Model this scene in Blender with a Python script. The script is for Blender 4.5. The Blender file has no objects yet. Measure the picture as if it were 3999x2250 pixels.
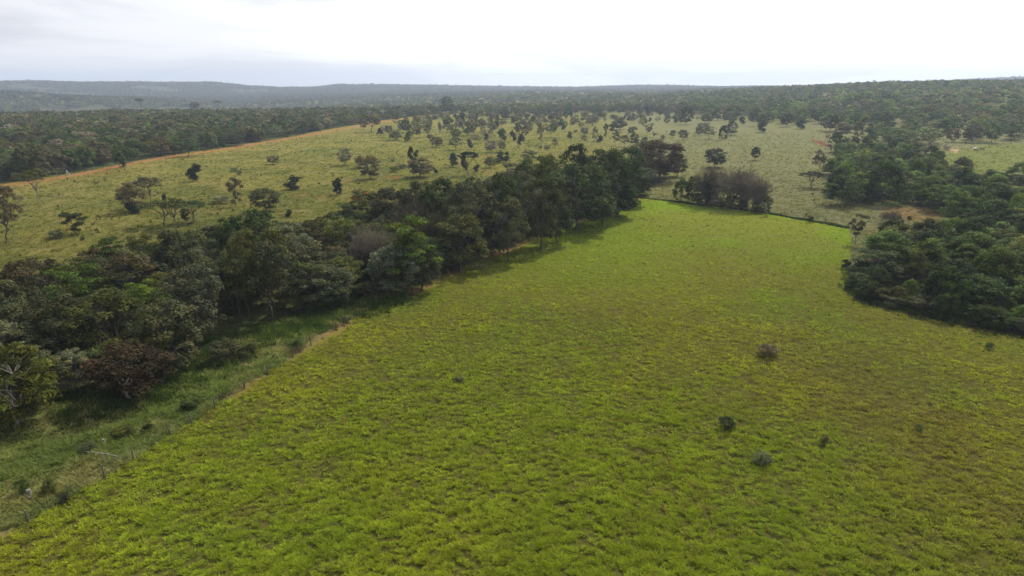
import bpy, math, random
import numpy as np
from mathutils import Vector

# ------------------------------------------------------------------ camera, sky, sun, exposure
scene = bpy.context.scene
COL = scene.collection
H_CAM = 36.0
F, CX, CY = 2667.0, 2000.0, 1125.0            # focal length and centre in pixels of the 4000 px wide photograph
HOR = 332.0
PITCH = math.atan((CY - HOR) / F)
cam_d = bpy.data.cameras.new('camera')
cam_d.sensor_width = 36.0
cam_d.lens = 36.0 * F / 4000.0
cam_d.clip_start = 0.5
cam_d.clip_end = 40000.0
cam = bpy.data.objects.new('camera', cam_d)
cam.location = (0, 0, H_CAM)
cam.rotation_euler = (math.pi / 2 - PITCH, 0, 0)
COL.objects.link(cam)
scene.camera = cam

SUN_EL = math.radians(48.0)
SUN_AZ = math.radians(36.0)                    # clockwise from the view direction (+Y)
sun_dir = Vector((math.sin(SUN_AZ) * math.cos(SUN_EL), math.cos(SUN_AZ) * math.cos(SUN_EL), math.sin(SUN_EL)))

world = bpy.data.worlds.new('World')
scene.world = world
world.use_nodes = True
nt = world.node_tree
for n in list(nt.nodes):
    nt.nodes.remove(n)


def N(t, typ, **kw):
    n = t.nodes.new(typ)
    for k, v in kw.items():
        setattr(n, k, v)
    return n


def ramp(t, fac, stops):
    r = N(t, 'ShaderNodeValToRGB')
    els = r.color_ramp.elements
    while len(els) > 1:
        els.remove(els[-1])
    els[0].position = stops[0][0]
    els[0].color = (*stops[0][1], 1)
    for p, c in stops[1:]:
        e = els.new(p)
        e.color = (*c, 1)
    t.links.new(fac, r.inputs[0])
    return r


w_out = N(nt, 'ShaderNodeOutputWorld')
bg_sky = N(nt, 'ShaderNodeBackground')
bg_cloud = N(nt, 'ShaderNodeBackground')
mixw = N(nt, 'ShaderNodeMixShader')
sky = N(nt, 'ShaderNodeTexSky')
sky.sky_type = 'NISHITA'
sky.sun_disc = False
sky.sun_elevation = SUN_EL
sky.sun_rotation = SUN_AZ
sky.dust_density = 3.0
nt.links.new(sky.outputs[0], bg_sky.inputs[0])
bg_sky.inputs[1].default_value = 0.11
tc = N(nt, 'ShaderNodeTexCoord')
mp = N(nt, 'ShaderNodeMapping')
mp.inputs['Scale'].default_value = (1.0, 1.0, 5.5)
mp.inputs['Location'].default_value = (0.35, 0.2, 0.6)
nt.links.new(tc.outputs['Generated'], mp.inputs[0])
nz = N(nt, 'ShaderNodeTexNoise')
nz.inputs['Scale'].default_value = 2.6
nz.inputs['Detail'].default_value = 5.0
nz.inputs['Roughness'].default_value = 0.5
nz.inputs['Distortion'].default_value = 0.6
nt.links.new(mp.outputs[0], nz.inputs[0])
cover = ramp(nt, nz.outputs[0], [(0.36, (0.80, 0.80, 0.80)), (0.5, (0.93, 0.93, 0.93)), (0.62, (0.98, 0.98, 0.98))])
nt.links.new(cover.outputs[0], mixw.inputs[0])
# thin high cloud glows round the sun
dot = N(nt, 'ShaderNodeVectorMath', operation='DOT_PRODUCT')
dot.inputs[1].default_value = sun_dir
nt.links.new(tc.outputs['Generated'], dot.inputs[0])
glow = ramp(nt, dot.outputs['Value'], [(0.0, (0.70, 0.73, 0.80)), (0.15, (0.80, 0.81, 0.87)), (0.38, (0.93, 0.94, 0.99)),
                                      (0.55, (1.22, 1.22, 1.22)), (0.9, (1.5, 1.47, 1.42))])
thick = ramp(nt, nz.outputs[0], [(0.30, (1.16, 1.15, 1.13)), (0.46, (1.03, 1.03, 1.03)), (0.60, (0.77, 0.775, 0.80))])
mulc = N(nt, 'ShaderNodeMixRGB', blend_type='MULTIPLY')
mulc.inputs[0].default_value = 1.0
nt.links.new(glow.outputs[0], mulc.inputs[1])
nt.links.new(thick.outputs[0], mulc.inputs[2])
sepz = N(nt, 'ShaderNodeSeparateXYZ')
nt.links.new(tc.outputs['Generated'], sepz.inputs[0])
low = ramp(nt, sepz.outputs[2], [(0.0, (1.30, 1.28, 1.22)), (0.10, (1.14, 1.13, 1.11)), (0.30, (1.0, 1.0, 1.0))])
mul2 = N(nt, 'ShaderNodeMixRGB', blend_type='MULTIPLY')
mul2.inputs[0].default_value = 1.0
nt.links.new(mulc.outputs[0], mul2.inputs[1])
nt.links.new(low.outputs[0], mul2.inputs[2])
nt.links.new(mul2.outputs[0], bg_cloud.inputs[0])
bg_cloud.inputs[1].default_value = 1.0
nt.links.new(bg_sky.outputs[0], mixw.inputs[1])
nt.links.new(bg_cloud.outputs[0], mixw.inputs[2])
nt.links.new(mixw.outputs[0], w_out.inputs[0])

sun_d = bpy.data.lights.new('sun', 'SUN')
sun_d.energy = 5.0
sun_d.angle = math.radians(1.2)
sun_d.color = (1.0, 0.94, 0.82)
sun = bpy.data.objects.new('sun', sun_d)
sun.rotation_euler = (-sun_dir).to_track_quat('-Z', 'Y').to_euler()
COL.objects.link(sun)

scene.view_settings.view_transform = 'Standard'
scene.view_settings.look = 'None'
scene.view_settings.exposure = 0.0
scene.view_settings.gamma = 1.0
scene.render.engine = 'CYCLES'
scene.cycles.use_denoising = True
scene.cycles.max_bounces = 6
scene.cycles.diffuse_bounces = 3
scene.cycles.transmission_bounces = 4
scene.cycles.volume_bounces = 0
scene.cycles.sample_clamp_indirect = 4.0

# ------------------------------------------------------------------ numbers: noise, terrain, pixels to ground
rng = np.random.default_rng(7)


def vnoise(x, y, seed=0):
    xi, yi = np.floor(x).astype(np.int64), np.floor(y).astype(np.int64)
    fx, fy = x - xi, y - yi
    fx, fy = fx * fx * (3 - 2 * fx), fy * fy * (3 - 2 * fy)

    def h(a, b):
        n = (a * 374761393 + b * 668265263 + seed * 144665) & 0xFFFFFFFF
        n = ((n ^ (n >> 13)) * 1274126177) & 0xFFFFFFFF
        n = n ^ (n >> 16)
        return (n & 0xFFFFFF) / float(0xFFFFFF)
    a, b, c, d = h(xi, yi), h(xi + 1, yi), h(xi, yi + 1), h(xi + 1, yi + 1)
    return (a * (1 - fx) + b * fx) * (1 - fy) + (c * (1 - fx) + d * fx) * fy


def fbm(x, y, seed=0, octv=4):
    t, s, a = 0, 0, 1.0
    for i in range(octv):
        t = t + a * vnoise(x * 2 ** i + 17.3 * i, y * 2 ** i - 9.1 * i, seed + i)
        s += a
        a *= 0.55
    return t / s


def ray(px, py):
    u, v = px - CX, py - CY
    c, s = math.cos(PITCH), math.sin(PITCH)
    return u, F * c - v * s, -F * s - v * c      # x, y, z (v counts down)


def sky_tan(px, py):
    a, b, c = ray(px, py)
    return c / math.hypot(a, b)


def az_of(px, py=HOR):
    a, b, _ = ray(px, py)
    return math.atan2(a, b)


SKY = [(-900, 318), (0, 316), (140, 312), (310, 318), (540, 317), (670, 320), (820, 318), (930, 327), (1090, 340), (1220, 339), (1320, 328),
       (1550, 329), (1710, 332), (2020, 336), (2250, 339), (2480, 331), (2640, 332), (2800, 338), (3100, 338), (3260, 330),
       (3420, 325), (3570, 322), (3650, 315), (3800, 306), (3999, 299), (4900, 297)]
sk_az = np.array([az_of(x) for x, y in SKY])
sk_tan = np.array([sky_tan(x, y) for x, y in SKY])
RR = np.array([0, 400, 500, 700, 950, 1300, 1800, 2500, 3200, 4300, 5600, 9600.])
PROF = {   # azimuth (photo column): heights at RR; None = the ridge read off the skyline
    -1200: [0, 0, 0, 0, -2, -22, -30, 12, -12, None, 10, 0],
    0: [0, 0, 0, 0, -2, -22, -30, 12, -14, None, 10, 0],
    500: [0, 0, 0, 0, -2, -24, -38, -4, -14, None, 10, 0],
    900: [0, 0, 0, 0, -2, -22, -36, -22, -10, None, 10, 0],
    1500: [0, 0, 0, 0, -2, -12, -14, -6, 2, None, 10, 0],
    2000: [0, 0, 0, 0, 0, -4, -1, 4, 10, None, 10, 0],
    2600: [0, 0, 0, 1, 3, 8, 10, 12, 16, None, 10, 0],
    3000: [0, 0, 1, 4, 10, 19, 24, 22, 22, None, 10, 0],
    3400: [0, 0, 2, 8, 17, 31, 31, 16, 16, None, 10, 0],
    4000: [0, 0, 3, 11, 21, 34, 36, 10, 14, None, 10, 0],
    5200: [0, 0, 3, 11, 22, 36, 38, 10, 14, None, 10, 0],
}
P_AZ = np.array([az_of(k) for k in PROF])
P_H = []
for k, row in PROF.items():
    a = az_of(k)
    P_H.append([(H_CAM + RR[i] * np.interp(a, sk_az, sk_tan) - 9 if v is None else v) for i, v in enumerate(row)])
P_H = np.array(P_H)


def terrain(x, y):
    x = np.asarray(x, float)
    y = np.asarray(y, float)
    r = np.hypot(x, y)
    a = np.arctan2(x, y)
    ai = np.clip(np.searchsorted(P_AZ, a) - 1, 0, len(P_AZ) - 2)
    fa = np.clip((a - P_AZ[ai]) / (P_AZ[ai + 1] - P_AZ[ai]), 0, 1)
    ri = np.clip(np.searchsorted(RR, r) - 1, 0, len(RR) - 2)
    fr = np.clip((r - RR[ri]) / (RR[ri + 1] - RR[ri]), 0, 1)
    fr = fr * fr * (3 - 2 * fr)
    h = (P_H[ai, ri] * (1 - fr) + P_H[ai, ri + 1] * fr) * (1 - fa) + (P_H[ai + 1, ri] * (1 - fr) + P_H[ai + 1, ri + 1] * fr) * fa
    # the ridge itself follows the skyline at every azimuth
    ridge = H_CAM + 4300 * np.interp(a, sk_az, sk_tan) - 9
    w = np.clip(1 - np.abs(r - 4300) / 1000, 0, 1)
    w = w * w * (3 - 2 * w)
    rr0 = P_H[ai, 9] * (1 - fa) + P_H[ai + 1, 9] * fa
    h = h + w * (ridge - rr0)
    far = np.clip((r - 900) / 1500, 0, 1)
    h = h + far * (fbm(x / 420, y / 420, 5) - 0.5) * 22 * (1 - 0.75 * w)
    near = np.clip((r - 120) / 200, 0, 1)
    h = h + near * (fbm(x / 60, y / 60, 9, 2) - 0.5) * 1.2
    return h


def at(px, py):
    a, b, c = ray(px, py)
    n = math.hypot(a, b)
    if c >= -1e-3:
        c = -1e-3
    t = (H_CAM / -c)
    lo = 0.5
    steps = np.exp(np.linspace(math.log(0.5), math.log(1.6), 200)) * t
    zs = H_CAM + steps * c
    tz = terrain(steps * a, steps * b)
    k = np.argmax(zs <= tz)
    if zs[k] > tz[k]:
        return a * t, b * t, 0.0
    t0, t1 = steps[max(k - 1, 0)], steps[k]
    d0, d1 = zs[max(k - 1, 0)] - tz[max(k - 1, 0)], zs[k] - tz[k]
    t = t0 + (t1 - t0) * (d0 / (d0 - d1)) if d0 > d1 else t1
    x, y = a * t, b * t
    return float(x), float(y), float(terrain(x, y))


def px_of(x, y, z):
    c, s = math.cos(PITCH), math.sin(PITCH)
    zz = z - H_CAM
    depth = y * c - zz * s
    v = -(y * s + zz * c)
    return CX + F * x / depth, CY + F * v / depth, depth


def height_for(x, y, z, ytop):
    for h in np.arange(0.3, 30, 0.1):
        if px_of(x, y, z + h)[1] <= ytop:
            return float(h)
    return 10.0


def poly(pts):
    return np.array([at(*p)[:2] for p in pts])


def inside(P, x, y):
    x = np.asarray(x, float)
    y = np.asarray(y, float)
    c = np.zeros(x.shape, bool)
    n = len(P)
    for i in range(n):
        x0, y0 = P[i]
        x1, y1 = P[(i + 1) % n]
        if y0 == y1:
            continue
        m = ((y0 > y) != (y1 > y)) & (x < (x1 - x0) * (y - y0) / (y1 - y0) + x0)
        c ^= m
    return c


def line_dist(L, x, y):
    d = np.full(np.shape(x), 1e9)
    for i in range(len(L) - 1):
        ax, ay = L[i]
        bx, by = L[i + 1]
        l2 = (bx - ax) ** 2 + (by - ay) ** 2
        t = np.clip(((x - ax) * (bx - ax) + (y - ay) * (by - ay)) / l2, 0, 1)
        d = np.minimum(d, np.hypot(x - ax - t * (bx - ax), y - ay - t * (by - ay)))
    return d


# ------------------------------------------------------------------ ground zones, traced on the ground
FENCE_PX = [(-330, 2260), (-130, 2150), (114, 2049), (273, 1950), (407, 1862), (523, 1800), (670, 1699), (751, 1655), (840, 1593), (1046, 1461), (1144, 1396),
            (1216, 1352), (1352, 1263), (1467, 1188), (1512, 1157), (1605, 1150), (1816, 1043), (1926, 999), (2000, 968), (2068, 942),
            (2158, 901), (2300, 848), (2430, 797), (2498, 772)]
BACK_PX = [(2498, 772), (2600, 784), (2700, 797), (2850, 812), (3000, 834), (3120, 856), (3220, 873), (3312, 892)]
fence_l = poly(FENCE_PX)
back_l = poly(BACK_PX)
PAST = np.vstack([fence_l, back_l[1:], poly([(3335, 940), (3312, 1040), (3334, 1150), (3391, 1187), (3546, 1218), (3701, 1249), (3857, 1280), (4250, 1370), (4700, 1480)]),
                  np.array([[130, 20], [130, -60], [-130, -60], [-110, 20]])])
track_l = poly([(-500, 780), (-200, 752), (41, 721), (259, 690), (466, 649), (621, 618), (854, 587), (1087, 548), (1333, 504), (1592, 462), (1685, 453), (1789, 438)])
P_LEFT = np.vstack([poly([(-200, 745), (41, 713), (259, 682), (466, 643), (621, 612), (854, 581), (1087, 542), (1333, 497), (1592, 457), (1700, 446)]),
                    np.array([[-60, 1010], [-900, 1010], [-900, 200]])])
P_HEDGE = poly([(-250, 1680), (20, 1630), (180, 1590), (450, 1560), (640, 1480), (760, 1340), (1000, 1290), (1250, 1225), (1510, 1150), (1700, 1090), (1880, 1010),
                (2080, 925), (2290, 850), (2420, 795), (2540, 735), (2620, 700), (2560, 680), (2420, 690), (2280, 712), (2100, 735), (1950, 765), (1800, 800), (1600, 850),
                (1470, 915), (1250, 950), (1060, 960), (850, 1000), (640, 1060), (400, 1110), (150, 1150), (0, 1200), (-350, 1300)])
P_GN = poly([(3410, 1080), (3415, 1135), (3450, 1172), (3556, 1200), (3701, 1238), (3857, 1265), (4200, 1345), (4700, 1440), (4700, 900), (4300, 850), (4000, 845),
             (3850, 830), (3720, 850), (3740, 910), (3650, 940), (3520, 950), (3480, 985)])
P_GF = poly([(3230, 722), (3245, 685), (3285, 655), (3262, 600), (3310, 590), (3500, 600), (3620, 640), (3700, 690), (3780, 735), (3870, 770), (4000, 800), (4300, 830),
             (4300, 990), (4000, 930), (3800, 880), (3690, 840), (3600, 812), (3440, 803), (3330, 798), (3260, 770)])
P_STRIP = poly([(3810, 722), (3900, 724), (4000, 728), (4300, 735), (4300, 718), (4000, 710), (3850, 712)])
P_RIGHT = np.vstack([poly([(2760, 452), (2900, 470), (3050, 486), (3240, 505), (3320, 530), (3400, 585), (3560, 590), (3640, 575), (3800, 568), (4000, 560), (4400, 548)]),
                     np.array([[1100, 700], [1150, 1250], [300, 1250]])])
P_MID = np.vstack([poly([(1700, 446), (1900, 446), (2100, 447), (2300, 442), (2500, 440), (2760, 452)]), np.array([[300, 1250], [-60, 1010]])])
P_TAN = poly([(3430, 850), (3470, 812), (3570, 806), (3640, 820), (3680, 850), (3660, 868), (3560, 862)])
P_RED = poly([(3160, 545), (3215, 552), (3242, 566), (3238, 578), (3200, 566)])
P_CLEAR = poly([(3640, 605), (3700, 592), (3850, 572), (4000, 562), (4400, 552), (4400, 745), (4000, 738), (3850, 728), (3740, 672)])
P_SAND = poly([(3712, 583), (3740, 582), (3738, 600), (3722, 596)])
red_spots = [(at(*p)[:2], rad) for p, rad in (((1535, 690), 2.6), ((1905, 608), 3.5), ((1545, 696), 2), ((1350, 712), 1.6), ((1160, 765), 2.0), ((1260, 770), 1.5),
                                             ((2370, 470), 4), ((2120, 455), 6), ((2060, 470), 5), ((1800, 440), 5), ((2300, 480), 5))]


def mixc(a, b, f):
    return a * (1 - f[..., None]) + np.asarray(b) * f[..., None]


def sstep(a, b, v):
    t = np.clip((v - a) / (b - a), 0, 1)
    return t * t * (3 - 2 * t)


def ground_info(x, y):
    """Albedo of the soil and grass sheet, and which zone each point is in."""
    r = np.hypot(x, y)
    n1 = fbm(x / 38, y / 38, 21)
    n2 = fbm(x / 9, y / 9, 33)
    n3 = fbm(x / 2.1, y / 2.1, 41, 3)
    past = inside(PAST, x, y)
    # savanna grass
    col = np.tile(np.array([0.150, 0.142, 0.038]), (len(x), 1))
    col = mixc(col, (0.115, 0.120, 0.032), sstep(0.42, 0.62, n1) * 0.75)
    col = mixc(col, (0.195, 0.165, 0.060), sstep(0.52, 0.7, n2) * 0.6)
    col = mixc(col, (0.075, 0.090, 0.024), sstep(0.5, 0.72, fbm(x / 14, y / 14, 55)) * 0.55)
    # paler meadow right of the hedgerow
    m = sstep(-10, 60, x - 0.12 * y + 10) * (~past)
    col = mixc(col, (0.140, 0.142, 0.074), m * (0.55 + 0.4 * n2))
    col = np.where(inside(P_CLEAR, x, y)[:, None], mixc(np.tile(np.array([0.112, 0.132, 0.034]), (len(x), 1)), (0.14, 0.145, 0.05), n2), col)
    # straw and ochre next to the firebreak
    dt = line_dist(track_l, x, y)
    col = mixc(col, (0.215, 0.150, 0.042), np.exp(-dt / (7 + 10 * n1)) * 0.7)
    # verge between hedgerow and fence
    df = line_dist(fence_l, x, y)
    verge = (~past) & (df < 26) & (r < 170)
    vcol = mixc(np.tile(np.array([0.080, 0.105, 0.028]), (len(x), 1)), (0.20, 0.17, 0.075), sstep(0.46, 0.68, n2) * 0.55)
    vcol = vcol * 1.28
    vcol = mixc(vcol, (0.12, 0.165, 0.035), sstep(0.5, 0.7, fbm(x / 4, y / 4, 77)) * 0.5)
    col = np.where(verge[:, None], vcol, col)
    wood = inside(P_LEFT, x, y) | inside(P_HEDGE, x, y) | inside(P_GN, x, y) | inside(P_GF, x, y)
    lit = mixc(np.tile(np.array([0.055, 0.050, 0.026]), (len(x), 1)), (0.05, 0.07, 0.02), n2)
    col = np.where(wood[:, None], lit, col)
    scr = (r > 640) & ~wood
    scol = mixc(np.tile(np.array([0.145, 0.150, 0.058]), (len(x), 1)), (0.18, 0.16, 0.08), sstep(0.45, 0.65, fbm(x / 70, y / 70, 91)))
    scol = mixc(scol, (0.065, 0.066, 0.038), sstep(1300, 2300, r))
    col = np.where((scr & (inside(P_RIGHT, x, y) | inside(P_MID, x, y) | (r > 1000)))[:, None], scol, col)
    # pasture
    pc = np.tile(np.array([0.166, 0.210, 0.015]), (len(x), 1))
    pc = mixc(pc, (0.222, 0.230, 0.017), sstep(0.4, 0.62, n1) * 0.7)
    pc = mixc(pc, (0.136, 0.212, 0.015), np.maximum(sstep(0.5, 0.68, fbm(x / 16, y / 16, 61)) * 0.5, sstep(90, 170, y) * 0.75))
    brown = sstep(0.54, 0.76, fbm(x / 0.9, y / 0.9, 47, 2) * 0.62 + 0.38 * fbm(x / 18, y / 18, 71) + 0.05 * sstep(15, 60, x))
    pc = mixc(pc, (0.150, 0.105, 0.045), brown * 0.5 * (1 - 0.6 * sstep(100, 150, y)))
    pc = mixc(pc, (0.165, 0.145, 0.032), sstep(0.46, 0.62, fbm(x / 22 + 3, y / 35, 83)) * sstep(18, 45, x) * 0.4)
    col = np.where(past[:, None], pc, col)
    # bare red soil along the fence, patchy
    soil = np.exp(-(np.where(past, df, df * 0.8) / 1.3) ** 2) * (0.35 + 0.65 * sstep(0.40, 0.52, fbm(x / 7, y / 7, 15))) * sstep(85, 110, r) * (r < 260)
    soil = np.maximum(soil, 0.5 * np.exp(-(df / 1.0) ** 2) * sstep(0.5, 0.62, fbm(x / 5, y / 5, 16)) * (r > 60))
    col = mixc(col, (0.170, 0.090, 0.050), np.clip(soil, 0, 0.85))
    w = 1.9 + 1.5 * n2
    col = mixc(col, (0.255, 0.110, 0.050), np.exp(-(dt / w) ** 4) * 0.85 * sstep(0.2, 0.45, n3))
    for P, c in ((P_TAN, (0.175, 0.130, 0.058)), (P_RED, (0.15, 0.08, 0.05)), (P_SAND, (0.34, 0.24, 0.15))):
        col = np.where((inside(P, x + (n3 - .5) * 3, y + (n3 - .5) * 6))[:, None], np.array(c) * (0.75 + 0.5 * n3[:, None]), col)
    for (sx, sy), rad in red_spots:
        d = np.hypot((x - sx) / 1.6, y - sy)
        col = mixc(col, (0.33, 0.12, 0.06), np.exp(-(d / rad) ** 2) * sstep(0.35, 0.6, n3) * 0.55)
    return col, past, wood, verge, soil, dt


# ------------------------------------------------------------------ materials
def new_mat(name):
    m = bpy.data.materials.new(name)
    m.use_nodes = True
    t = m.node_tree
    for n in list(t.nodes):
        t.nodes.remove(n)
    return m, t


def leaf_material(name, attr_color, transl=0.35, rough=0.5, spec=0.25):
    m, t = new_mat(name)
    out = N(t, 'ShaderNodeOutputMaterial')
    at_ = N(t, 'ShaderNodeAttribute', attribute_name='tint')
    if attr_color:
        ca = N(t, 'ShaderNodeAttribute', attribute_name='col')
        base = ca.outputs['Color']
    else:
        oi = N(t, 'ShaderNodeObjectInfo')
        mul = N(t, 'ShaderNodeMixRGB', blend_type='MULTIPLY')
        mul.inputs[0].default_value = 1
        t.links.new(oi.outputs['Color'], mul.inputs[1])
        t.links.new(at_.outputs['Color'], mul.inputs[2])
        base = mul.outputs[0]
    p = N(t, 'ShaderNodeBsdfPrincipled')
    p.inputs['Roughness'].default_value = rough
    p.inputs['Specular IOR Level'].default_value = spec
    t.links.new(base, p.inputs['Base Color'])
    tr = N(t, 'ShaderNodeBsdfTranslucent')
    warm = N(t, 'ShaderNodeMixRGB', blend_type='MULTIPLY')
    warm.inputs[0].default_value = 1
    warm.inputs[2].default_value = (1.25, 1.35, 0.6, 1)
    t.links.new(base, warm.inputs[1])
    t.links.new(warm.outputs[0], tr.inputs[0])
    mx = N(t, 'ShaderNodeMixShader')
    mx.inputs[0].default_value = transl
    t.links.new(p.outputs[0], mx.inputs[1])
    t.links.new(tr.outputs[0], mx.inputs[2])
    t.links.new(mx.outputs[0], out.inputs[0])
    return m


M_LEAF = leaf_material('leaves', False, 0.22, 0.7, 0.05)
M_LEAF_FAR = leaf_material('leaves_far', True, 0.2, 0.75, 0.03)
M_GRASS = leaf_material('grass_blades', True, 0.4, 0.9, 0.0)


def bark_material(name, use_obj=True, c=(0.13, 0.105, 0.085)):
    m, t = new_mat(name)
    out = N(t, 'ShaderNodeOutputMaterial')
    p = N(t, 'ShaderNodeBsdfPrincipled')
    p.inputs['Roughness'].default_value = 0.85
    p.inputs['Specular IOR Level'].default_value = 0.15
    tcn = N(t, 'ShaderNodeTexCoord')
    nn = N(t, 'ShaderNodeTexNoise')
    nn.inputs['Scale'].default_value = 3.0
    nn.inputs['Detail'].default_value = 6
    t.links.new(tcn.outputs['Object'], nn.inputs[0])
    rp = ramp(t, nn.outputs[0], [(0.3, (0.5, 0.5, 0.5)), (0.55, (1, 1, 1)), (0.75, (1.5, 1.45, 1.4))])
    mul = N(t, 'ShaderNodeMixRGB', blend_type='MULTIPLY')
    mul.inputs[0].default_value = 1
    if use_obj:
        oi = N(t, 'ShaderNodeObjectInfo')
        t.links.new(oi.outputs['Color'], mul.inputs[1])
    else:
        mul.inputs[1].default_value = (*c, 1)
    t.links.new(rp.outputs[0], mul.inputs[2])
    t.links.new(mul.outputs[0], p.inputs['Base Color'])
    t.links.new(p.outputs[0], out.inputs[0])
    return m


M_BARK = bark_material('bark')
M_WOOD = bark_material('weathered_wood', False, (0.115, 0.095, 0.075))
M_PALEWOOD = bark_material('bleached_wood', False, (0.25, 0.23, 0.20))
M_WHITE = bark_material('white_paint', False, (0.45, 0.45, 0.43))

mw, t = new_mat('fence_wire')
o_ = N(t, 'ShaderNodeOutputMaterial')
p_ = N(t, 'ShaderNodeBsdfPrincipled')
p_.inputs['Base Color'].default_value = (0.25, 0.24, 0.23, 1)
p_.inputs['Metallic'].default_value = 0.7
p_.inputs['Roughness'].default_value = 0.55
t.links.new(p_.outputs[0], o_.inputs[0])
M_WIRE = mw

M_GROUND, t = new_mat('ground_grass_and_soil')
out = N(t, 'ShaderNodeOutputMaterial')
p = N(t, 'ShaderNodeBsdfPrincipled')
p.inputs['Roughness'].default_value = 0.95
p.inputs['Specular IOR Level'].default_value = 0.0
ga = N(t, 'ShaderNodeAttribute', attribute_name='col')
tcn = N(t, 'ShaderNodeTexCoord')
n1 = N(t, 'ShaderNodeTexNoise')
n1.inputs['Scale'].default_value = 1.6
n1.inputs['Detail'].default_value = 8
n1.inputs['Roughness'].default_value = 0.7
t.links.new(tcn.outputs['Object'], n1.inputs[0])
r1 = ramp(t, n1.outputs[0], [(0.3, (0.72, 0.70, 0.68)), (0.5, (1, 1, 1)), (0.7, (1.25, 1.25, 1.2))])
mul = N(t, 'ShaderNodeMixRGB', blend_type='MULTIPLY')
mul.inputs[0].default_value = 1
t.links.new(ga.outputs['Color'], mul.inputs[1])
t.links.new(r1.outputs[0], mul.inputs[2])
t.links.new(mul.outputs[0], p.inputs['Base Color'])
bump = N(t, 'ShaderNodeBump')
bump.inputs['Strength'].default_value = 0.8
bump.inputs['Distance'].default_value = 0.35
n2 = N(t, 'ShaderNodeTexNoise')
n2.inputs['Scale'].default_value = 0.9
n2.inputs['Detail'].default_value = 7
n2.inputs['Roughness'].default_value = 0.65
t.links.new(tcn.outputs['Object'], n2.inputs[0])
t.links.new(n2.outputs[0], bump.inputs['Height'])
t.links.new(bump.outputs[0], p.inputs['Normal'])
t.links.new(p.outputs[0], out.inputs[0])


# ------------------------------------------------------------------ mesh helpers
def mesh_np(name, verts, faces, mat, color=None, attr='col', smooth=False):
    """verts (n,3); faces (m,k) with one k; color (n,3)."""
    me = bpy.data.meshes.new(name)
    verts = np.ascontiguousarray(verts, dtype=np.float32)
    faces = np.ascontiguousarray(faces, dtype=np.int32)
    m, k = faces.shape
    me.vertices.add(len(verts))
    me.vertices.foreach_set('co', verts.ravel())
    me.loops.add(m * k)
    me.loops.foreach_set('vertex_index', faces.ravel())
    me.polygons.add(m)
    me.polygons.foreach_set('loop_start', np.arange(0, m * k, k, dtype=np.int32))
    me.polygons.foreach_set('loop_total', np.full(m, k, dtype=np.int32))
    if smooth:
        me.polygons.foreach_set('use_smooth', np.ones(m, dtype=bool))
    me.update(calc_edges=True)
    if color is not None:
        ca = me.attributes.new(attr, 'FLOAT_COLOR', 'POINT')
        c4 = np.ones((len(verts), 4), dtype=np.float32)
        c4[:, :3] = color
        ca.data.foreach_set('color', c4.ravel())
    me.materials.append(mat)
    return me


def link(name, me, parent=None):
    o = bpy.data.objects.new(name, me)
    COL.objects.link(o)
    if parent is not None:
        o.parent = parent
    return o


def tubes(paths, sides=5):
    """paths: list of (points (n,3), radii (n)) -> verts, quads"""
    V, Q, off = [], [], 0
    for pts, rad in paths:
        pts = np.asarray(pts, float)
        n = len(pts)
        d = np.gradient(pts, axis=0)
        d /= np.linalg.norm(d, axis=1)[:, None] + 1e-9
        ref = np.tile(np.array([0.31, 0.95, 0.05]), (n, 1))
        a = np.cross(d, ref)
        a /= np.linalg.norm(a, axis=1)[:, None] + 1e-9
        b = np.cross(d, a)
        ang = np.arange(sides) * 2 * math.pi / sides
        ring = pts[:, None, :] + np.asarray(rad)[:, None, None] * (np.cos(ang)[None, :, None] * a[:, None, :] + np.sin(ang)[None, :, None] * b[:, None, :])
        V.append(ring.reshape(-1, 3))
        i = np.arange(n - 1)[:, None] * sides
        j = np.arange(sides)[None, :]
        q = np.stack([i + j, i + (j + 1) % sides, i + sides + (j + 1) % sides, i + sides + j], -1).reshape(-1, 4) + off
        Q.append(q)
        off += n * sides
    return np.vstack(V), np.vstack(Q)


def unit(v):
    return v / (np.linalg.norm(v, axis=-1, keepdims=True) + 1e-9)


def leaf_quads(P, Nn, size, rg, aspect=0.55, jit=0.42):
    """one pointed leaf spray (4-gon) at each of P, facing roughly Nn"""
    n = len(P)
    nn = unit(Nn + rg.normal(0, jit, (n, 3)))
    a = unit(np.cross(nn, rg.normal(0, 1, (n, 3))))
    b = np.cross(nn, a)
    s = np.asarray(size) * rg.uniform(0.6, 1.35, n)
    a = a * s[:, None]
    b = b * (s * aspect)[:, None]
    sh = rg.uniform(-0.25, 0.25, n)[:, None]
    v = np.stack([P - a, P + b + sh * a, P + a + nn * (s * 0.25)[:, None], P - b - sh * a], 1).reshape(-1, 3)
    f = np.arange(4 * n).reshape(-1, 4)
    return v, f


def curve_path(p0, p1, rg, wob=0.12, n=6, lift=0.0):
    t = np.linspace(0, 1, n)[:, None]
    L = np.linalg.norm(np.asarray(p1) - p0)
    pts = np.asarray(p0) * (1 - t) + np.asarray(p1) * t
    w = rg.normal(0, wob * L, (n, 3)) * np.sin(t * math.pi)
    w[:, 2] *= 0.5
    pts = pts + w * 0.7
    pts[:, 2] += (np.sin(t[:, 0] * math.pi) * lift * L)
    return pts


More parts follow.
